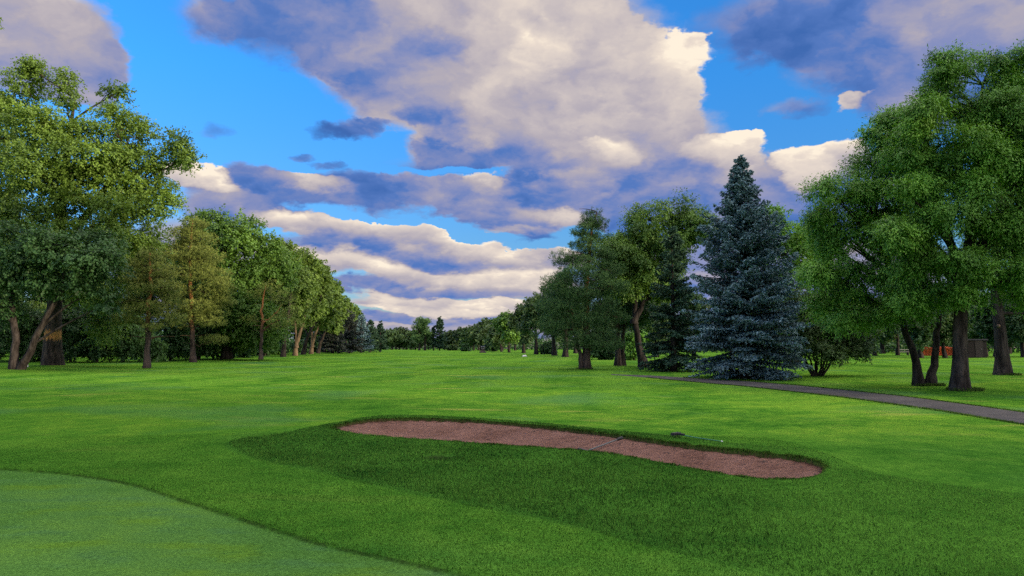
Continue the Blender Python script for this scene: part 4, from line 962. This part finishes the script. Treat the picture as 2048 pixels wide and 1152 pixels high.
broadleaf(r, [(path_px(B, Y, [(1287, 730, 0), (1278, 690, 0), (1268, 640, 0), (1275, 560, .3), (1300, 480, .5)]), [.26, .22, .18, .14, .06]), (path_px(B, Y, [(1268, 640, 0), (1320, 540, .5), (1350, 450, .8)]), [.18, .13, .05])],
          lobes_px(B, Y, [(1325,430,60,42,.5),(1290,440,40,36,.3),(1385,460,60,50,1),(1270,500,50,46,.3),(1320,540,60,50,.5),(1365,425,52,36,1),(1400,450,36,46,1.2),(1290,480,44,45,0),(1340,490,60,48,0),(1250,520,40,40,-.3),(1300,550,55,42,-.5),(1250,580,38,36,-.5),(1225,500,24,28,0),(1330,590,45,40,.5)]),
          leaf=.15, cov=1.15, crad=(.7, 1.2), droop=.4, bark=BARK_DARK, mat=LEAF_MAPLE, space=.8, branch_r=.06, aspect=.6)
Y = 43; r, B = start('spruce_tree', 1345, Y, 'dark green spruce partly hidden behind the blue spruce')
H = height_for(B, Y, 452); spruce(r, H, 66 * Y / F, mat=NEEDLE_DARK, whorl=.3, nb=(7, 10), shoot=(.19, .075), dens=1, gaps=.16, tr=.2, power=.72, droop=.5)
Y = 35; r, B = start('blue_spruce', 1487, Y, 'large silvery blue spruce standing beside the cart path')
def prof(f):
    pts_f = [0, .05, .18, .32, .45, .57, .68, .73, .79, .9, 1.0]; pts_r = [.90, 1.0, 1.03, .94, .83, .72, .60, .42, .29, .17, .03]
    return np.interp(f, pts_f, pts_r)
H = height_for(B, Y, 306); spruce(r, H, 115 * Y / F, mat=NEEDLE_BLUE, whorl=.20, nb=(8, 11), shoot=(.16, .072), dens=1, gaps=.04, tr=.22, prof=prof, droop=.38, z0=.12)
Y = 58; r, B = start('deciduous_tree', 1580, Y, 'light green tree filling the gap behind the blue spruce')
broadleaf(r, [(path_px(B, Y, [(1590, 722, 0), (1585, 620, 0), (1575, 520, 0)]), [.3, .24, .1])],
          lobes_px(B, Y, [(1560,455,34,34,0),(1540,500,45,40,0),(1590,510,38,42,0),(1625,560,48,45,0),(1560,570,50,48,0),(1600,620,60,50,-.5),(1660,620,50,50,0),(1640,670,55,36,0),(1530,440,24,24,0),(1610,480,34,40,.5),(1640,510,36,40,.5),(1590,660,60,40,.3),(1680,580,46,46,.5)]),
          leaf=.17, cov=1.0, crad=(.8, 1.3), mat=LEAF_ASH2, space=.8, branch_r=.06)
Y = 37; r, B = start('shrub', 1635, Y, 'wide many stemmed bush just right of the blue spruce', 'bush')
st = []
for a in np.linspace(-1, 1, 9):
    st.append((path_px(B, Y, [(1635 + a * 10, 752, rng.uniform(-.2, .2)), (1635 + a * 32, 715, rng.uniform(-.6, .4)), (1635 + a * 62, 665, rng.uniform(-1, .8))]), [.05, .045, .02]))
broadleaf(r, st, lobes_px(B, Y, [(1600,690,42,34,0),(1650,700,46,30,-.6),(1690,705,44,28,0),(1620,650,46,38,0),(1680,655,48,40,0),(1650,610,40,36,.4),(1600,610,30,34,.5),(1720,690,30,28,.2),(1715,640,36,36,.5)]),
          leaf=.085, cov=.95, crad=(.45, .8), droop=.35, bark=BARK_DARK, mat=LEAF_DULL, space=.72, branch_r=.025, crown_name='foliage', trunk_name='stem', ksides=6)
# big ashes on the right
Y = 25.5; r, B = start('ash_tree', 1920, Y, 'huge leafy ash with a stout straight trunk beside the cart path')
broadleaf(r, [(path_px(B, Y, [(1920, 787, 0), (1921, 720, 0), (1922, 640, 0), (1928, 540, .1), (1945, 420, .2), (1960, 280, .2), (1965, 170, .2)]), [.26, .225, .215, .19, .15, .09, .04]),
              (path_px(B, Y, [(1926, 560, .1), (1980, 460, -.3), (2040, 350, -.4), (2080, 250, -.4)]), [.2, .16, .1, .04]), (path_px(B, Y, [(1926, 560, .1), (1890, 450, .5), (1850, 340, .7)]), [.16, .12, .05])],
          lobes_px(B, Y, [(1925,130,62,48,0),(1990,125,66,46,.3),(2060,150,70,60,.5),(1905,205,50,58,-.3),(1980,215,80,70,-.5),(1880,290,66,66,-.2),(1960,320,85,75,-1),(2050,300,85,100,0),(1860,380,66,56,-.3),
                          (1945,430,80,62,-1.2),(2040,450,80,70,-.5),(1850,470,62,46,-.8),(1910,520,82,52,-1.2),(2000,540,82,52,-1),(1880,590,62,42,-.6),(1960,610,64,36,-.4),(2060,580,60,60,0),(1830,520,40,40,-.5),(1845,240,52,48,-.2),(1800,300,46,48,.2),(1880,160,44,42,0),(1855,340,56,50,-.4)] + billows(42, [(110, 1890, 2060), (200, 1850, 2070), (290, 1820, 2080), (400, 1795, 2080), (480, 1785, 2080), (600, 1810, 2070)])),
          leaf=.10, cov=1.5, crad=(.36, .78), inner=.12, dens=2.6, up=.45, ragged=1.15, shell=.85, space=1.45, droop=.42, mat=LEAF_ASH, branch_r=.045, aspect=.42, sprig=.40, flat=.66)
Y = 28.5; r, B = start('ash_tree', 1848, Y, 'ash with a low forked trunk spreading in a V')
broadleaf(r, [(path_px(B, Y, [(1838, 770, 0), (1833, 730, 0), (1822, 690, 0), (1805, 640, .1), (1785, 560, .2), (1760, 460, .3), (1745, 390, .3)]), [.17, .145, .125, .115, .10, .08, .03]),
              (path_px(B, Y, [(1860, 770, 0), (1866, 740, 0), (1872, 700, 0), (1878, 640, 0), (1880, 560, 0)]), [.165, .14, .115, .10, .05])],
          lobes_px(B, Y, [(1672,402,48,50,.3),(1715,385,58,52,0),(1770,330,52,62,.2),(1800,265,42,52,.2),(1672,470,48,48,.2),(1735,460,70,58,-.5),(1800,420,60,66,0),(1690,530,62,48,-.3),(1770,540,70,52,-.8),(1660,560,48,48,.3),
                          (1720,600,66,44,-.4),(1800,610,60,44,-.8),(1850,520,55,60,.5),(1790,480,60,50,1.2),(1740,440,60,50,1.2),(1670,630,55,44,.2),(1840,600,42,40,-.6),(1760,650,50,30,-.2),(1830,350,40,50,.3),(1650,505,28,36,.5),(1640,440,20,26,.5)] + billows(36, [(250, 1785, 1830), (340, 1655, 1840), (420, 1640, 1850), (520, 1635, 1860), (600, 1645, 1870), (640, 1670, 1840)])),
          leaf=.105, cov=1.5, crad=(.36, .78), inner=.12, dens=2.6, up=.45, ragged=1.15, shell=.85, space=1.45, droop=.45, mat=LEAF_ASH2, branch_r=.045, aspect=.42, sprig=.40, flat=.66, bark=BARK_DARK)
Y = 37; r, B = start('ash_tree', 2005, Y, 'grey straight trunked ash standing behind the huge one, a round knot on its trunk')
broadleaf(r, [(path_px(B, Y, [(2006, 746, 0), (2004, 690, 0), (2000, 640, 0), (1990, 590, 0), (1990, 480, 0), (2010, 300, 0)]), [.29, .265, .25, .22, .17, .06])],
          lobes_px(B, Y, [(2050,560,60,60,0),(2000,480,80,70,1),(2080,470,80,80,0),(1960,560,50,40,1),(2060,350,90,80,1),(2000,260,80,80,1.5),(2080,230,80,90,1),(2080,630,50,36,0),(1950,400,60,60,1.5)]),
          leaf=.13, cov=.95, crad=(.6, 1.0), droop=.4, mat=LEAF_ASH, branch_r=.06, aspect=.55, bark=BARK_GREY)
kp = pt(1998, 652, 36.66) - B; qk = Quads()
for rr, yy in ((.085, 0.0), (.055, -.03)): qk.tube([kp + [0, yy + .06, 0], kp + [0, yy, 0], kp + [0, yy - .004, 0]], np.array([rr, rr, .004]), 12)
qk.build('knot', bark_mat('pale_knot', (.12, .085, .055), (.30, .22, .14), 20), r, smooth=True)
# background wood on the right
BG = [(1670, 80, 610, 34, 'dark tree seen low behind the many stemmed bush'), (1705, 92, 600, 40, 'dark tree right of the many stemmed bush'), (1745, 100, 590, 42, 'shady tree far behind the V forked ash'),
      (1790, 104, 596, 40, 'shady tree above the picnic bench'), (1836, 82, 590, 40, 'shady tree with a thin dark trunk left of the orange fence'), (1884, 83, 585, 42, 'shady tree with two grey boles before the orange fence'),
      (1902, 84, 590, 36, 'shady tree between the orange fence and the brown shed'), (1965, 94, 585, 40, 'shady tree with a grey trunk right of the brown shed'), (1985, 90, 590, 36, 'shady tree close behind the grey ash'),
      (2040, 85, 580, 44, 'shady tree with a thick trunk right of the grey ash'), (2085, 92, 580, 44, 'shady tree at the right edge of the picture'),
      (1860, 125, 585, 50, 'far tree above the orange fence'), (1930, 128, 580, 50, 'far tree rising behind the brown shed'), (2010, 125, 580, 50, 'far tree filling the gap behind the grey ash'), (1760, 130, 590, 50, 'far tree closing the gap behind the picnic bench'),
      (1220, 95, 600, 40, 'dark tree between the pine and the doubled trunk'), (1262, 98, 600, 40, 'dark tree behind the leaning ash trunk'), (1310, 92, 590, 44, 'dark tree behind the dark green spruce'), (1385, 95, 580, 40, 'dark tree hidden behind the blue spruce'),
      (1150, 140, 610, 40, 'far tree seen between the pine trunks'), (1460, 96, 580, 44, 'far tree behind the middle of the blue spruce'), (1530, 96, 580, 44, 'far tree behind the right side of the blue spruce')]
pr = None
for i, (px, Y, ty, w, lab) in enumerate(BG):
    if i < 4:
        r = far_tree(px, Y, ty, w, lab, 10, .18, (LEAF_SHADE, LEAF_DULL, LEAF_SHADE, LEAF_DULL)[i], 'background_tree', 'trees of the wood behind the right lawn', .0027, 1.1)
        pr = (pr or []) + [(r, height_for(at(px, Y), Y, ty), w * Y / F)]
    else:
        B = at(px, Y); src, h0, w0 = pr[i % 4]; f = height_for(B, Y, ty) / h0; g = w * Y / F / w0
        copy_thing(src, B, lab, (g, g, f), rng.uniform(0, 6.28), 'trees of the wood behind the right lawn')
bush(1232, 78, 36, 60, 'dark bush behind the doubled trunk on the right', leaf=.2, group='bushes behind the right trees')
bush(1200, 74, 24, 52, 'dark bush right behind the pine trunk', leaf=.2, group='bushes behind the right trees')
bush(1265, 72, 24, 56, 'leafy green bush behind the leaning ash trunk', mat=LEAF_ASH, leaf=.2, group='bushes behind the right trees')
bush(1715, 88, 34, 46, 'dark bush at the wood edge right of the many stemmed bush', leaf=.22, group='bushes behind the right trees')
bush(1095, 120, 16, 26, 'dark bush under the pale grey green tree', leaf=.28, group='bushes behind the right trees')

# the far-off wood all round the course
q = Quads()
def wood(xs_, ys_, h, n, leaf, depth):
    u = rng.random(n) * (len(xs_) - 1); i = u.astype(int); f = u - i
    x = np.asarray(xs_)[i] * (1 - f) + np.asarray(xs_)[i + 1] * f; y = np.asarray(ys_)[i] * (1 - f) + np.asarray(ys_)[i + 1] * f
    x = x + rng.normal(0, depth, n); y = y + rng.normal(0, depth, n)
    hh = h * (.72 + .28 * np.sin(x * .42 + y * .31) * np.sin(x * .17 - y * .23)) * (.9 + .1 * np.sin(x * 1.3 + y))
    z = ground_base(x, y) + hh * rng.random(n) ** .8
    q.leaves(np.stack([x, y, z], 1), unit(n), unit(n) + np.array([0, 0, .6]), leaf * rng.uniform(.7, 1.3, n), leaf * .9, np.clip(.45 + .2 * np.sin(x * .5 + y * .37) + rng.normal(0, .18, n), 0, 1))
wood([-52, -60, -66, -76, -90], [40, 70, 110, 170, 260], 6.5, 26000, .45, 3.5)
wood([-110, -60, 0, 60, 120, 170], [330, 350, 355, 350, 330, 300], 7.5, 20000, .95, 7)
wood([26, 45, 70, 90, 110, 130, 150], [180, 165, 155, 150, 140, 130, 110], 6.5, 26000, .55, 5)
wo = q.build('woods', LEAF_SHADE); tag(wo, 'dark mass of woodland closing the view behind the trees', None, None, 'stuff')

# unseen ashes added on the right to shade the path and its trees
src = bpy.data.objects['ash_tree.001']
for (x, y, k, rz, lab) in [(46, 13, 1.0, 1.1, 'unseen ash added for shade, nearest to the huge leafy ash'), (54, 4, 1.1, 2.3, 'unseen ash added for shade, farther towards the low sun'), (52, 24, 1.0, 4.0, 'unseen ash added for shade behind the cart path'),
                      (64, 16, 1.15, 5.2, 'unseen ash added for shade at the far side of the lawn'), (44, -3, .95, .3, 'unseen ash added for shade beside the near end of the cart path'), (30, -9, 1.0, 3.1, 'unseen ash added for shade behind the putting green')]:
    copy_thing(src, (x, y, float(ground_base(x, y))), lab, (k, k, k), rz, 'unseen ashes added for shade')

# unseen cottonwoods, enlarged and added to keep low sun off lawn and lower crowns
src = bpy.data.objects['cottonwood_tree']
for i, (x, y, k, rz, lab) in enumerate([(84, -6, 1.35, .4, 'unseen tall cottonwood added for shade, first in the row before the sun'), (72, -24, 1.3, 1.9, 'unseen tall cottonwood added for shade, second in the row before the sun'), (96, 16, 1.35, 3.3, 'unseen tall cottonwood added for shade, behind the far lawn'),
                      (60, -40, 1.3, 4.4, 'unseen tall cottonwood added for shade, third in the row before the sun'), (104, 36, 1.3, 5.5, 'unseen tall cottonwood added for shade, farthest along the wood'), (46, -54, 1.25, 2.6, 'unseen tall cottonwood added for shade, last in the row before the sun'), (110, 58, 1.3, .9, 'unseen tall cottonwood added for shade, at the end of the far wood')]):
    copy_thing(src, (x, y, float(ground_base(x, y))), lab, (k, k, k), rz, 'unseen cottonwoods added for shade')

# ------------------------------------------------------------------ small things
def bm_obj(name, boxes, mat, parent=None, bevel=.01):
    """boxes: (cx,cy,cz,sx,sy,sz, taper) joined into one bevelled mesh"""
    import bmesh
    bm = bmesh.new()
    for (cx, cy, cz, sx, sy, sz, *tp) in boxes:
        tp = tp[0] if tp else 1.0
        r = bmesh.ops.create_cube(bm, size=1)
        for v in r['verts']:
            k = tp if v.co.z > 0 else 1
            v.co = (cx + v.co.x * sx * k, cy + v.co.y * sy * k, cz + v.co.z * sz)
    if bevel: bmesh.ops.bevel(bm, geom=bm.edges[:], offset=bevel, segments=2, affect='EDGES', clamp_overlap=True)
    me = bpy.data.meshes.new(name); bm.to_mesh(me); bm.free(); me.materials.append(mat)
    o = bpy.data.objects.new(name, me); col.objects.link(o)
    if parent: o.parent = parent
    return o
def rod(name, P, R, mat, parent, k=10):
    q = Quads(); q.tube(P, np.asarray(R, float), k); n = len(P)
    return q.build(name, mat, parent, smooth=True)

GREY_ALU = plain_mat('grey_handle', (.11, .12, .118), .8, .1, 12)
BLACK_RUB = plain_mat('black_rubber', (.012, .012, .014), .7)
GREEN_FIB = plain_mat('green_fibreglass', (.03, .16, .085), .8, .1)
WHITE_P = plain_mat('white_paint', (.75, .75, .72), .5, .08)
DARK_WOOD = plain_mat('dark_wood', (.035, .025, .022), .8, .4)
ORANGE_NET = plain_mat('orange_plastic', (.90, .13, .035), .6, .2, 3)
BROWN_SIDE = plain_mat('brown_siding', (.022, .014, .013), .9, .3)
ROOFM = plain_mat('dark_roof', (.03, .03, .032), .9, .3)
STEEL = plain_mat('grey_steel', (.25, .26, .27), .5)

# rake lying in the sand, its head against the near face of the bunker
def sand_at(px, py):
    d = ray(px, py)
    for t_ in np.arange(6, 25, .01):
        p = CAM + d * t_
        s_ = sdist([p[0]], [p[1]], BUNKER)[0]
        if p[2] < float(sand_z(p[0], p[1], s_)): return p
    return p
p1 = sand_at(1246, 883); p0 = sand_at(1186, 902)
dirr = (p0 - p1) / np.linalg.norm(p0 - p1); p0 = p0 + dirr * .12
r = empty('bunker_rake', p0 + [0, 0, .03], 'rake with a grey handle and black grip lying across the sand', 'rake')
L = np.linalg.norm(p1 - p0); e1 = p1 - p0 + np.array([0, 0, .035])
rod('handle', [np.zeros(3), e1 * .35, e1 * .68, e1 * .84], [.012] * 4, GREY_ALU, r)
rod('grip', [e1 * .84, e1 * .90, e1 * .97, e1 * 1.0], [.023, .026, .026, .014], BLACK_RUB, r)
h = bm_obj('head', [(0, 0, .0, .50, .05, .05)] + [(-.22 + .055 * i, 0, -.045, .012, .016, .06, .6) for i in range(9)], BLACK_RUB, r)
h.rotation_euler = (0, 0, math.atan2(dirr[1], dirr[0]) + pi / 2); h.location = (dirr[0] * .02, dirr[1] * .02, 0)
# second rake, left on the grass beyond the lip
a = at_row(1352, 877); b = at_row(1446, 887)
a[2] = float(ground_base(a[0], a[1])); b[2] = float(ground_base(b[0], b[1]))
r = empty('bunker_rake', a, 'rake with a black head and thin green handle left on the grass beyond the bunker', 'rake')
e = b - a; dr = e / np.linalg.norm(e)
rod('handle', [dr * .05 + [0, 0, .07], e * .5 + [0, 0, .045], e * .97 + [0, 0, .03]], [.009, .008, .007], GREEN_FIB, r)
rod('tip', [e * .97 + [0, 0, .03], e + [0, 0, .03]], [.011, .009], WHITE_P, r)
hh = bm_obj('head', [(0, 0, .075, .07, .20, .045)] + [(.02, -.08 + .032 * i, .035, .012, .012, .07, .6) for i in range(6)] + [(.09, 0, .075, .16, .04, .035)], BLACK_RUB, r)
hh.rotation_euler = (0, 0, math.atan2(dr[1], dr[0]))

# yardage plates on the lawn
for (px, py, w, lab) in [(604, 709, .5, 'small white marker in the lawn before the poplars'), (1049, 713, .7, 'flat white marker lying on the lawn before the right row')]:
    p = at_row(px, py)
    r = empty('ground_marker', p, lab, 'marker', 'white markers on the fairway')
    bm_obj('plate', [(0, 0, .10, w, .4, .20, .55)], WHITE_P, r, .03)
    bm_obj('collar', [(0, 0, .012, w * 1.35, .55, .03)], STEEL, r, .01)
# white stake by the leaning tree
p = at(64, 46.5); r = empty('course_stake', p, 'short white stake leaning at the foot of the twin trunks', 'stake')
q = bm_obj('post', [(0, 0, .22, .06, .06, .62, .9)], WHITE_P, r, .008); q.rotation_euler = (0, -.28, 0)
q = bm_obj('cap', [(-.16, 0, .54, .07, .07, .05, .5)], STEEL, r, .008)

# tee box sign far down the fairway: block on a dark tapered plinth
p = at(966, 150); p[2] = float(ground_base(p[0], p[1]))
r = empty('tee_sign', p, 'dark squat tee box sign on a spreading base at the far end', 'sign')
bm_obj('base', [(0, 0, .18, 1.5, 1.2, .42, .6)], DARK_WOOD, r, .05)
bm_obj('post', [(0, 0, .75, .78, .6, .85, .92)], DARK_WOOD, r, .04)
bm_obj('panel', [(0, -.33, .98, .46, .05, .34)], BLACK_RUB, r, .02)
bm_obj('frame', [(0, -.335, 1.19, .60, .07, .05), (0, -.335, .77, .60, .07, .05), (-.27, -.335, .98, .06, .07, .36), (.27, -.335, .98, .06, .07, .36)], STEEL, r, .01)
bm_obj('roof', [(0, 0, 1.27, .95, .75, .10, .8)], plain_mat('violet_grey_cap', (.10, .095, .14), .6), r, .03)

# orange safety fence in the wood
Yf = 86; p = at(1872, Yf); r = empty('safety_fence', p, 'sagging orange plastic mesh fence between the far trunks', 'fence')
xs_ = np.linspace((1838 - 1872) * Yf / F, (1912 - 1872) * Yf / F, 40); rows = np.linspace(0, 1, 8)
sag = .13 * np.abs(np.sin(xs_ * 1.35)) + .05 * np.sin(xs_ * 5)
Vf = np.stack([np.repeat(xs_, 8), np.repeat(.16 * np.sin(xs_ * 2.1), 8) + np.tile(.05 * np.sin(rows * 6), 40), (.22 + rows[None, :] * (1.12 - sag[:, None])).ravel()], 1)
i4 = (np.arange(39)[:, None] * 8 + np.arange(7)[None, :]).ravel()
net = mesh_np('mesh_panel', Vf, np.stack([i4, i4 + 8, i4 + 9, i4 + 1], 1), ORANGE_NET, r)
sm = net.modifiers.new('thickness', 'SOLIDIFY'); sm.thickness = .02
for xq in (-1.93, -.7, .55, 1.75, 2.27):
    rod('post', [(xq, .06 + .16 * sin(xq * 2.1), -.1), (xq + .03, .06 + .16 * sin(xq * 2.1), 1.45)], [.03, .025], STEEL, r, 6)
# brown shed
Ys = 84; p = at(1947, Ys); r = empty('garden_shed', p, 'low dark brown shed with a flat overhanging roof among the trees', 'shed')
s = Ys / F; wd = 42 * s; hg = 34 * s
bm_obj('wall', [(0, wd * .5, hg * .5, wd, wd, hg)], BROWN_SIDE, r, .02)
bm_obj('roof', [(0, wd * .5, hg + .10, wd * 1.14, wd * 1.14, .18, .94)], ROOFM, r, .03)
dq = bm_obj('door', [(.25, -.025, .95, .85, .06, 1.85)], DARK_WOOD, r, .01)
bm_obj('handle', [(.55, -.07, .95, .04, .05, .16)], STEEL, dq, .008)
# bench
Yb = 105; p = at(1800, Yb); r = empty('picnic_bench', p, 'pale picnic bench far behind the V forked ash', 'bench')
bm_obj('seat', [(0, -.62, .45, 1.9, .26, .05)], STEEL, r, .01)
bm_obj('seat', [(0, .62, .45, 1.9, .26, .05)], STEEL, r, .01)
bm_obj('table_top', [(0, 0, .75, 1.9, .75, .06)], STEEL, r, .01)
for sx_ in (-.7, .7):
    bm_obj('leg', [(sx_, 0, .37, .09, .6, .70, .6), (sx_, 0, .40, .07, 1.4, .06)], DARK_WOOD, r, .008)

EXPO = 0.66; DENO = False

# ------------------------------------------------------------------ camera and render settings
cd = bpy.data.cameras.new('camera'); co = bpy.data.objects.new('camera', cd); col.objects.link(co)
co.location = [float(v) for v in CAM]; co.rotation_euler = (pi / 2 + PITCH, 0, 0)
cd.sensor_fit = 'HORIZONTAL'; cd.sensor_width = 36; cd.lens = 36 * F / 2048
cd.clip_start = .1; cd.clip_end = 12000
sc.camera = co
sc.view_settings.view_transform = 'Standard'; sc.view_settings.look = 'None'
sc.view_settings.exposure = EXPO; sc.view_settings.gamma = 1; sc.view_settings.use_curve_mapping = False
sc.cycles.max_bounces = 6; sc.cycles.diffuse_bounces = 4; sc.cycles.glossy_bounces = 2; sc.cycles.transmission_bounces = 4
sc.cycles.caustics_reflective = False; sc.cycles.caustics_refractive = False
sc.cycles.use_denoising = DENO
